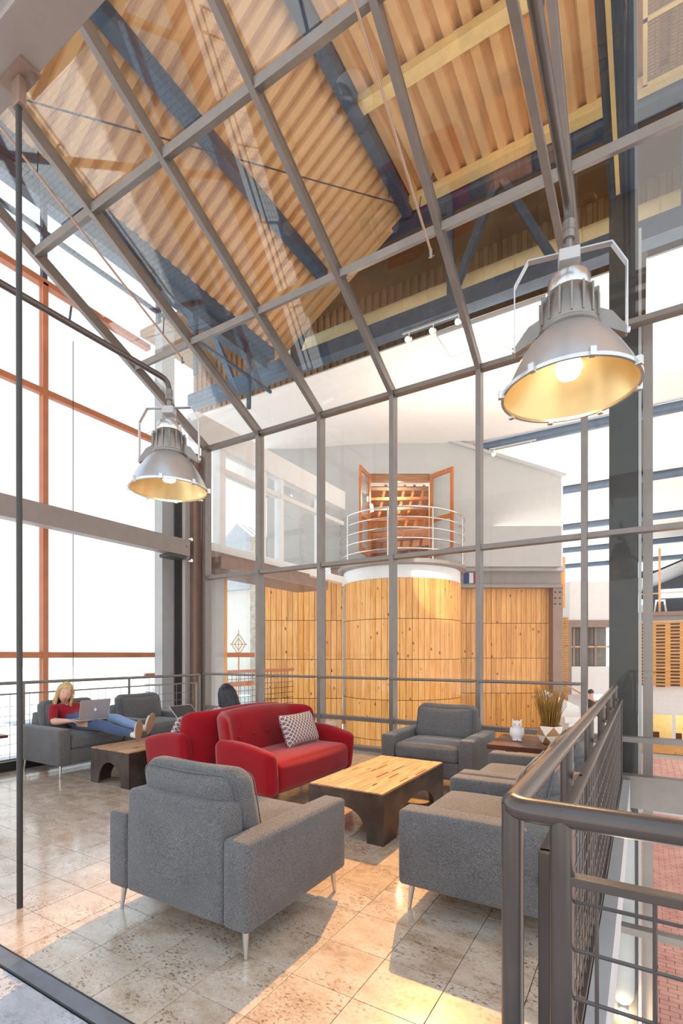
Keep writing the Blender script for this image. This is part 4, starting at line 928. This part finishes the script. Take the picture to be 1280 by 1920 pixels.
# ---- high bay lamps
def make_lamp():
    r = empty('pendant_lamp'); R0 = .33
    prof_o = [(.125, .30), (.15, .285), (.20, .235), (.255, .155), (.30, .075), (.325, .015), (R0, 0)]
    prof = prof_o+[(R0-.004, -.004), (.319, .016), (.294, .073), (.249, .150), (.194, .228), (.146, .277), (.12, .290)]
    half = len(prof_o)
    MB().lathe(prof_o, 56).build('reflector', 'aluminium', r, 'all')
    MB().lathe([(R0-.004, .001), (.319, .016), (.294, .073), (.249, .150), (.194, .228), (.146, .277), (.001, .285)], 56).build('reflector_lining', 'reflector_gold', r, 'all')
    MB().lathe([(R0-.006, -.012), (R0+.008, -.012), (R0+.008, .006), (R0-.006, .004)], 56, None, True).build('rim_ring', 'chrome', r, True)
    for k in range(8):
        a = 2*PI*k/8+.2; MB().box((-.014, -.008, -.02), (.014, .022, .022), Matrix.Rotation(a, 4, 'Z') @ Matrix.Translation((0, R0+.004, 0))).build('clip', 'chrome', r, bevel=.003)
    MB().lathe([(.128, .285), (.150, .30), (.150, .315), (.138, .325)], 32).build('collar', 'cast_aluminium', r, True)
    MB().lathe([(.138, .32), (.142, .34), (.132, .43), (.112, .50), (.10, .51)], 32).build('housing', 'cast_aluminium', r, True)
    fin = MB().box((-.006, .10, .335), (.006, .147, .48)).build('fin', 'cast_aluminium', r, bevel=.003)
    for k in range(1, 16): share(fin, r, (0, 0, 0), (0, 0, 2*PI*k/16))
    MB().lathe([(.10, .505), (.103, .515), (.103, .575), (.095, .585), (.001, .587)], 32).build('cap', 'chrome', r, True)
    for s in (-1, 1):
        MB().prism([(s*.12, .40), (s*.20, .36), (s*.265, .27), (s*.262, .235), (s*.19, .275), (s*.12, .32)], .05, Matrix.Translation((0, -.025, 0))).build('side_bracket', 'cast_aluminium', r)
        MB().tube([(s*.262, 0, .262), (s*.282, 0, .262)], .016, 10).build('pivot_bolt', 'chrome', r)
    xs = .268
    pts = [(-xs, 0, .24), (-xs, 0, .60), (-.20, 0, .72), (.20, 0, .72), (xs, 0, .60), (xs, 0, .24)]; m = MB()
    for a, b_ in zip(pts, pts[1:]):
        m.bar(a, b_, .036, .007, (1, 0, .001) if abs(a[0]-b_[0]) < .001 else (0, 0, 1))
    m.build('yoke', 'aluminium', r)
    MB().box((-.05, -.045, .66), (.05, .045, .722)).build('hook_box', 'panel_grey', r, bevel=.005)
    MB().tube([(0, 0, .722), (0, 0, .80)], .018, 12).tube([(0, 0, .79), (0, 0, .85)], .030, 12).build('stem', 'cast_aluminium', r, True)
    MB().lathe([(.001, .06), (.05, .075), (.066, .12), (.05, .18), (.03, .22), (.026, .284)], 20).build('bulb', 'bulb_glow', r, True)
    return r
lamp = make_lamp()
lpR = on(1066, 733, Z=2.78); lpL = on(317, 918, Z=2.86)
def hang(root, loc, rz, lab, power):
    root.location = loc; root.rotation_euler = (0, 0, rz); tag(root, lab, 'lamp', 'high bay pendant lamps')
    d = bpy.data.lights.new('lamp_light', 'SPOT'); d.energy = power; d.color = (1, .68, .36); d.spot_size = math.radians(140); d.spot_blend = .5; d.shadow_soft_size = .05
    o = bpy.data.objects.new('lamp_light', d); COL.objects.link(o); o.location = Vector(loc)+Vector((0, 0, .045))
lamp2 = copy_tree(lamp)
hang(lamp, lpR, math.radians(12), 'large aluminium pendant lamp on the right above the railing', 22); hang(lamp2, lpL, math.radians(28), 'aluminium pendant lamp on the left before the window wall', 22)
for p, lab in ((lpR, 'grey overhead pipe carrying the right pendant lamp'), (lpL, 'brown overhead pipe carrying the left pendant lamp')):
    zz = p.z+.85; r = empty('lamp_pipe', (p.x, p.y, zz)); tag(r, lab, 'pipe')
    MB().tube([(0, 0, 0), (0, -.004, .05), (0, -.02, .085), (0, -.05, .105), (0, -.10, .11), (0, -5.0, .11)], .024, 14).build('pipe', 'rail_metal', r, True)
    MB().tube([(0, 0, -.02), (0, 0, .03)], .032, 14).build('coupling', 'cast_aluminium', r, True)
    for y in (-.9, -2.2): MB().tube([(0, y, .10), (.03, y, .22)], .008, 6).build('pipe_clip', 'dark_steel', r)
# ================================================================ PEOPLE
def body(name, joints, bones, mats, rootj, label, loc):
    """joints {name:(pos,radius)}, bones [(a,b,material)] -> one continuous skin mesh, coloured by nearest bone"""
    names = list(joints); me = bpy.data.meshes.new(name); L0 = Vector(loc)
    me.from_pydata([Vector(joints[n][0])-L0 for n in names], [(names.index(a), names.index(b_)) for a, b_, _ in bones], [])
    o = bpy.data.objects.new(name, me); COL.objects.link(o)
    sk_ = o.modifiers.new('s', 'SKIN'); sk_.use_smooth_shade = True; sk_.branch_smoothing = .4
    for i, n in enumerate(names):
        r = joints[n][1]; me.skin_vertices[0].data[i].radius = r if isinstance(r, tuple) else (r, r); me.skin_vertices[0].data[i].use_root = (n == rootj)
    ss = o.modifiers.new('d', 'SUBSURF'); ss.levels = 2; ss.render_levels = 2
    dg = bpy.context.evaluated_depsgraph_get(); ev = o.evaluated_get(dg); m2 = bpy.data.meshes.new_from_object(ev)
    o.modifiers.clear(); o.data = m2; m2.materials.clear(); ml = []
    for mname in mats: m2.materials.append(MATS[mname]); ml.append(mname)
    segs = [(Vector(joints[a][0])-L0, Vector(joints[b_][0])-L0, ml.index(mt)) for a, b_, mt in bones]
    for p in m2.polygons:
        c = p.center; best = 1e9
        for a, b_, k in segs:
            ab = b_-a; t = max(0, min(1, (c-a).dot(ab)/max(1e-9, ab.length_squared))); d_ = (c-(a+ab*t)).length
            if d_ < best: best = d_; p.material_index = k
    m2.shade_smooth(); o.location = loc; tag(o, label, 'person'); return o
def fingers(J, Bn, side, wrist, d, up, mat='skin', curl=.4, s=1.0):
    d = Vector(d).normalized(); up = Vector(up).normalized(); sd = d.cross(up).normalized(); w = Vector(wrist)
    palm = w+d*.055*s; J[side+'palm'] = (palm, (.032*s, .016*s)); Bn.append((side+'wrist', side+'palm', mat))
    for k, (off, ln) in enumerate(((-.027, .060), (-.009, .070), (.009, .066), (.027, .052))):
        a = palm+d*.035*s+sd*off*s; b_ = a+(d-up*curl*.5).normalized()*ln*.5*s; c = b_+(d-up*curl*1.4).normalized()*ln*.5*s
        for nm, q_, r in ((f'{side}f{k}a', a, .0095), (f'{side}f{k}b', b_, .0085), (f'{side}f{k}c', c, .007)): J[nm] = (q_, r*s)
        Bn += [(side+'palm', f'{side}f{k}a', mat), (f'{side}f{k}a', f'{side}f{k}b', mat), (f'{side}f{k}b', f'{side}f{k}c', mat)]
    t0_ = w+d*.03*s-sd*.035*s; t1 = t0_+(d*.6-sd*.7-up*.2).normalized()*.035*s; J[side+'t0'] = (t0_, .011*s); J[side+'t1'] = (t1, .008*s)
    Bn += [(side+'wrist', side+'t0', mat), (side+'t0', side+'t1', mat)]
def head_parts(root, loc, center, fwd, up, scale, hairmat, hairfn):
    """face features + hair as children; center world, fwd/up directions"""
    f = Vector(fwd).normalized(); u = Vector(up); u = (u-f*u.dot(f)).normalized(); s_ = f.cross(u).normalized()
    M = Matrix(((s_.x, f.x, u.x, 0), (s_.y, f.y, u.y, 0), (s_.z, f.z, u.z, 0), (0, 0, 0, 1))); M = Matrix.Translation(Vector(center)-Vector(loc)) @ M @ Matrix.Scale(scale, 4)
    # skull with chin, drawn as a shaped ball: x across, y forward, z up (metres, head 0.235 tall)
    m = ball(1, 1, 1, (0, 0, 0), 28); vs = []
    for v in m.v:
        x, y, z = v; t = max(0, -z); wx = .076*(1-.30*t**1.6); yy_ = .098*y*(1-.10*t) + (.018*t if y > 0 else -.0); 
        if y < 0: yy_ *= (1-.35*t)
        if y > .55 and abs(x) < .5: yy_ += .004
        vs.append(M @ Vector((x*wx, yy_, z*.118)))
    m.v = [tuple(v) for v in vs]; hd_ = m.build('head', 'skin', root, 'all')
    def bl(n_, mt, c, r3, par): 
        q_ = ball(*r3, c, 12); q_.v = [tuple(M @ Vector(v)) for v in q_.v]; return q_.build(n_, mt, par, 'all')
    nz = MB().tube([(0, .096, .022), (0, .112, -.012), (0, .116, -.026), (0, .100, -.034)], [.007, .010, .012, .007], 10); nz.v = [tuple(M @ Vector(v)) for v in nz.v]; nz.build('nose', 'skin', hd_, 'all')
    for x in (-.030, .030):
        bl('eye', 'ceramic_white', (x, .083, .012), (.013, .009, .0075), hd_); bl('iris', 'eye_dark', (x, .0905, .011), (.006, .003, .006), hd_)
        bw = MB().tube([(x-.018, .086, .031), (x, .0925, .036), (x+.018, .086, .031)], .003, 6); bw.v = [tuple(M @ Vector(v)) for v in bw.v]; bw.build('eyebrow', hairmat, hd_, 'all')
        bl('ear', 'skin', (x*2.5, -.005, .0), (.010, .018, .030), hd_)
    bl('mouth', 'lips', (0, .098, -.056), (.022, .007, .008), hd_)
    hm = hairfn(); hm.v = [tuple(M @ Vector(v)) for v in hm.v]; hm.build('hair', hairmat, root, 'all'); return M
def hair_long(drop, back, spread, locks, wave, seed, part=.0):
    """cap of hair plus long locks hanging round the sides and back (head space)"""
    m = MB(); rnd = random.Random(seed); n = 26; cap = ball(.086, .106, .128, (0, -.010, .010), 28); keep = []
    for i, f in enumerate(cap.f):
        c = sum((Vector(cap.v[k]) for k in f), Vector())/len(f)
        if not (c.y > .045 and c.z < .070 and abs(c.x) < .066): keep.append(f)
    m.add(cap.v, keep)
    for k in range(locks):
        a = -.62*PI+1.24*PI*k/(locks-1); x = math.sin(a); y = -math.cos(a)
        x0, y0 = .080*x, .096*y-.012; dz = drop*rnd.uniform(.86, 1.05); r0 = rnd.uniform(.014, .020)
        pts = [(x0*.75, y0*.75, .085), (x0, y0, .03)]; ns = 8
        for q_ in range(1, ns+1):
            t = q_/ns; pts.append((x0*(1+spread*t)+wave*math.sin(5*t*PI+k)*t, y0*(1+spread*t)-back*t*(1 if y < .2 else -.6)+wave*math.cos(4*t*PI+k*2)*t, .03-dz*t))
        m.tube(pts, [r0*.8, r0]+[r0*(1.05-.75*(q_/ns)**2) for q_ in range(1, ns+1)], 7)
    return m
# ---- blonde woman: sits slouched in the left armchair, legs stretched to the table, laptop on her lap
L0 = (-6.0, 3.66, .46)
hipc = Vector((-6.03, 3.66, .565)); neck = Vector((-6.21, 3.58, .80)); headc = Vector((-6.13, 3.545, .935))
J = {'hip': (hipc, (.15, .12)), 'waist': (Vector((-6.14, 3.63, .64)), (.135, .115)), 'chest': (Vector((-6.22, 3.60, .73)), (.145, .115)), 'neckb': (neck, .058), 'neck': (neck+(headc-neck)*.45, .045), 'skull': (headc+Vector((-.01, 0, 0)), .055)}
Bn = [('hip', 'waist', 'red_knit'), ('waist', 'chest', 'red_knit'), ('chest', 'neckb', 'red_knit'), ('neckb', 'neck', 'skin'), ('neck', 'skull', 'skin')]
for sd_, hy, kn, an, heel, toe, dm in (('R', -.09, (-5.50, 3.60, .575), (-5.03, 3.70, .490), (-4.965, 3.70, .462), (-4.93, 3.69, .62), 'denim'), ('L', .10, (-5.48, 3.80, .625), (-5.00, 3.80, .555), (-4.93, 3.81, .53), (-4.885, 3.83, .70), 'denim_pale')):
    J[sd_+'h'] = (hipc+Vector((.07, hy, .0)), .095); J[sd_+'k'] = (Vector(kn), .068); J[sd_+'c'] = (Vector(kn)*.55+Vector(an)*.45+Vector((0, 0, -.015)), .062); J[sd_+'a'] = (Vector(an), .043); J[sd_+'he'] = (Vector(heel), .040); J[sd_+'fm'] = ((Vector(heel)+Vector(toe))*.5+Vector((-.01, 0, .0)), (.030, .038)); J[sd_+'to'] = (Vector(toe), (.024, .034))
    Bn += [('hip', sd_+'h', dm), (sd_+'h', sd_+'k', dm), (sd_+'k', sd_+'c', dm), (sd_+'c', sd_+'a', dm), (sd_+'a', sd_+'he', 'shoe_white'), (sd_+'he', sd_+'fm', 'shoe_white'), (sd_+'fm', sd_+'to', 'shoe_white')]
for sd_, sh, el, wr__ in (('Ra', (-6.20, 3.425, .755), (-6.06, 3.36, .595), (-5.83, 3.44, .615)), ('La', (-6.19, 3.775, .755), (-6.02, 3.86, .60), (-5.80, 3.68, .63))):
    J[sd_+'sh'] = (Vector(sh), .066); J[sd_+'el'] = (Vector(el), .052); J[sd_+'fa'] = (Vector(el)*.6+Vector(wr__)*.4, .040); J[sd_+'wrist'] = (Vector(wr__), .026)
    Bn += [('chest', sd_+'sh', 'red_knit'), (sd_+'sh', sd_+'el', 'red_knit'), (sd_+'el', sd_+'fa', 'skin'), (sd_+'fa', sd_+'wrist', 'skin')]
    fingers(J, Bn, sd_, wr__, (1, .1, .0), (0, 0, 1))
p1 = body('person', J, Bn, ['red_knit', 'skin', 'denim', 'denim_pale', 'shoe_white'], 'hip', 'seated woman with long blonde hair, red top and jeans, typing with feet up', L0)
head_parts(p1, L0, headc, (.86, -.42, -.26), (.22, .1, 1), 1.0, 'hair_blonde', lambda: hair_long(.33, .02, .28, 30, .014, 3))
for sd_, heel, toe in (('R', (-4.965, 3.70, .462), (-4.93, 3.69, .62)), ('L', (-4.93, 3.81, .53), (-4.885, 3.83, .70))):
    h_ = Vector(heel); t_ = Vector(toe); d_ = (t_-h_).normalized(); nrm = Vector((1, -.25, -.15)); nrm = (nrm-d_*nrm.dot(d_)).normalized(); sd2 = d_.cross(nrm); m = MB(); pts = []
    for k in range(20):
        a = 2*PI*k/20; pts.append((h_+t_)/2+d_*math.cos(a)*.13+sd2*math.sin(a)*(.040+.008*math.cos(a))+nrm*.030-Vector(L0))
    n = 20; vs = pts+[p+nrm*.016 for p in pts]; MB().add(vs, [tuple(range(n)), tuple(range(n, 2*n))]+[(i, (i+1) % n, (i+1) % n+n, i+n) for i in range(n)]).build('shoe_sole', 'sole_tan', p1)
def laptop(loc, rz, w, d, tilt, lab, logo=True, h=None, mat='laptop_silver', rx=0):
    r = empty('laptop', loc, rz); r.rotation_euler = (rx, 0, rz); tag(r, lab, 'laptop')    # user sits on +y side, screen hinge on -y
    MB().box((-w/2, -d/2, 0), (w/2, d/2, .014)).build('keyboard_base', mat, r, bevel=.004)
    MB().box((-w/2+.02, -d/2+.03, .0141), (w/2-.02, d/2-.09, .0155)).build('keyboard', 'laptop_dark', r)
    M = Matrix.Translation((0, -d/2, .016)) @ Matrix.Rotation(tilt, 4, 'X'); hh = h or d
    lid = MB().box((-w/2, -.007, 0), (w/2, 0, hh), M).build('lid', mat, r, bevel=.003)
    MB().box((-w/2+.01, .0, .012), (w/2-.01, .0012, hh-.01), M).build('screen', 'laptop_dark', r)
    if logo:
        pts = []
        for k in range(40):
            a = 2*PI*k/40; c_, s_ = math.cos(a), math.sin(a); rr_ = .018*(1-.16*max(0, s_)**6-.10*max(0, -s_)**10); pts.append((c_*rr_*.95, s_*rr_))
        pts = [(x if not (x > .009 and -.006 < y < .010) else .0125-.0035*math.cos((y-.002)/.008*1.4), y) for x, y in pts]
        MB().prism([(x, z+hh*.5) for x, z in pts], .0012, M @ Matrix.Translation((0, -.0084, 0)) @ Matrix.Diagonal((-1, 1, 1, 1))).build('logo', 'logo_white', lid)
        lf_ = [(.0, .020), (.004, .0215), (.008, .026), (.0085, .031), (.004, .029), (.001, .025)]
        MB().prism([(x, z+hh*.5) for x, z in lf_], .0012, M @ Matrix.Translation((0, -.0084, 0)) @ Matrix.Diagonal((-1, 1, 1, 1))).build('logo_leaf', 'logo_white', lid)
    return r
laptop((-5.69, 3.58, .625), math.radians(82), .35, .24, math.radians(14), 'open silver laptop on the blonde woman\'s lap', True)
# ---- dark haired woman on the sofa that is turned away
L1 = (-4.05, 4.14, .46)
hipc = Vector((-4.10, 4.14, .54)); neck = Vector((-3.99, 4.14, .84)); headc = Vector((-4.0, 4.14, .945))
J = {'hip': (hipc, (.15, .12)), 'waist': (Vector((-4.06, 4.14, .65)), (.13, .10)), 'chest': (Vector((-4.0, 4.14, .75)), (.14, .10)), 'neckb': (neck, .055), 'neck': (neck+(headc-neck)*.4, .045), 'skull': (headc, .055)}
Bn = [('hip', 'waist', 'white_shirt'), ('waist', 'chest', 'white_shirt'), ('chest', 'neckb', 'white_shirt'), ('neckb', 'neck', 'skin'), ('neck', 'skull', 'skin')]
for sd_, hy in (('R', .10), ('L', -.10)):
    J[sd_+'h'] = (hipc+Vector((-.05, hy, 0)), .09); J[sd_+'k'] = (Vector((-4.46, 4.10+hy*1.2, .56)), .064); J[sd_+'a'] = (Vector((-4.50, 4.10+hy*1.2, .11)), .042); J[sd_+'he'] = (Vector((-4.49, 4.10+hy*1.2, .045)), .036); J[sd_+'to'] = (Vector((-4.535, 4.10+hy*1.3, .035)), (.034, .026))
    Bn += [('hip', sd_+'h', 'denim'), (sd_+'h', sd_+'k', 'denim'), (sd_+'k', sd_+'a', 'denim'), (sd_+'a', sd_+'he', 'shoe_white'), (sd_+'he', sd_+'to', 'shoe_white')]
    s1 = 'A'+sd_; J[s1+'sh'] = (Vector((-4.01, 4.14+hy*1.7, .785)), .062); J[s1+'el'] = (Vector((-4.10, 4.10+hy*2.4, .66)), .047); J[s1+'wrist'] = (Vector((-4.30, 4.10+hy*1.1, .665)), .026)
    Bn += [('chest', s1+'sh', 'white_shirt'), (s1+'sh', s1+'el', 'white_shirt'), (s1+'el', s1+'wrist', 'skin')]
    fingers(J, Bn, s1, J[s1+'wrist'][0], (-1, -.1, 0), (0, 0, 1))
p2 = body('person', J, Bn, ['white_shirt', 'skin', 'denim', 'shoe_white'], 'hip', 'seated woman with long dark hair seen from behind over the red sofas', L1)
head_parts(p2, L1, headc, (-1, .12, -.25), (-.1, 0, 1), 1.0, 'hair_black', lambda: hair_long(.30, .03, .22, 34, .005, 8))
laptop((-4.42, 4.10, .635), math.radians(-90), .33, .23, math.radians(48), 'thin pale laptop held by the dark haired woman', False)
# ---- small figure far away by the white stair
c0 = on(1108, 1322, Y=19.5); Lp = (c0.x, c0.y, c0.z-.45)
J = {'hip': (c0+Vector((0, 0, -.35)), .15), 'chest': (c0+Vector((0, 0, .0)), .16), 'neck': (c0+Vector((0, 0, .22)), .06), 'skull': (c0+Vector((0, 0, .36)), .095), 'top': (c0+Vector((0, 0, .44)), .07)}
Bn = [('hip', 'chest', 'laptop_dark'), ('chest', 'neck', 'laptop_dark'), ('neck', 'skull', 'skin'), ('skull', 'top', 'skin')]
for s in (-1, 1):
    k = str(s); J['s'+k] = (c0+Rt*.17*s+Vector((0, 0, .1)), .06); J['e'+k] = (c0+Rt*.22*s-Fw*.08+Vector((0, 0, -.16)), .045); J['w'+k] = (c0+Rt*.10*s-Fw*.26+Vector((0, 0, -.16)), .035); J['k'+k] = (c0+Rt*.13*s-Fw*.42+Vector((0, 0, -.38)), .07); J['f'+k] = (c0+Rt*.13*s-Fw*.45+Vector((0, 0, -.82)), .045)
    Bn += [('chest', 's'+k, 'laptop_dark'), ('s'+k, 'e'+k, 'laptop_dark'), ('e'+k, 'w'+k, 'skin'), ('hip', 'k'+k, 'denim'), ('k'+k, 'f'+k, 'denim')]
p3 = body('person', J, Bn, ['laptop_dark', 'skin', 'denim'], 'hip', 'tiny distant seated person in dark clothes beyond the stair', Lp)
hc = c0+Vector((0, 0, .40))-Vector(Lp); ball(.10, .11, .10, hc+Vector((0, 0, .06))+Fw*.03, 12).build('hair', 'hair_black', p3, 'all')
bn = turned('waiting_bench', ); bn.location = (c0.x, c0.y, c0.z-.86); tag(bn, 'dark seat with tall back under the tiny distant person', 'seat')
MB().box((-.35, -.28, .28), (1.2, .25, .38)).build('seat', 'walnut_dark', bn); MB().box((.25, .2, .38), (1.2, .28, 1.0)).build('backrest', 'walnut_dark', bn)
for x in (-.3, 1.15): MB().box((x-.03, -.25, 0), (x+.03, .25, .28)).build('leg', 'walnut_dark', bn)
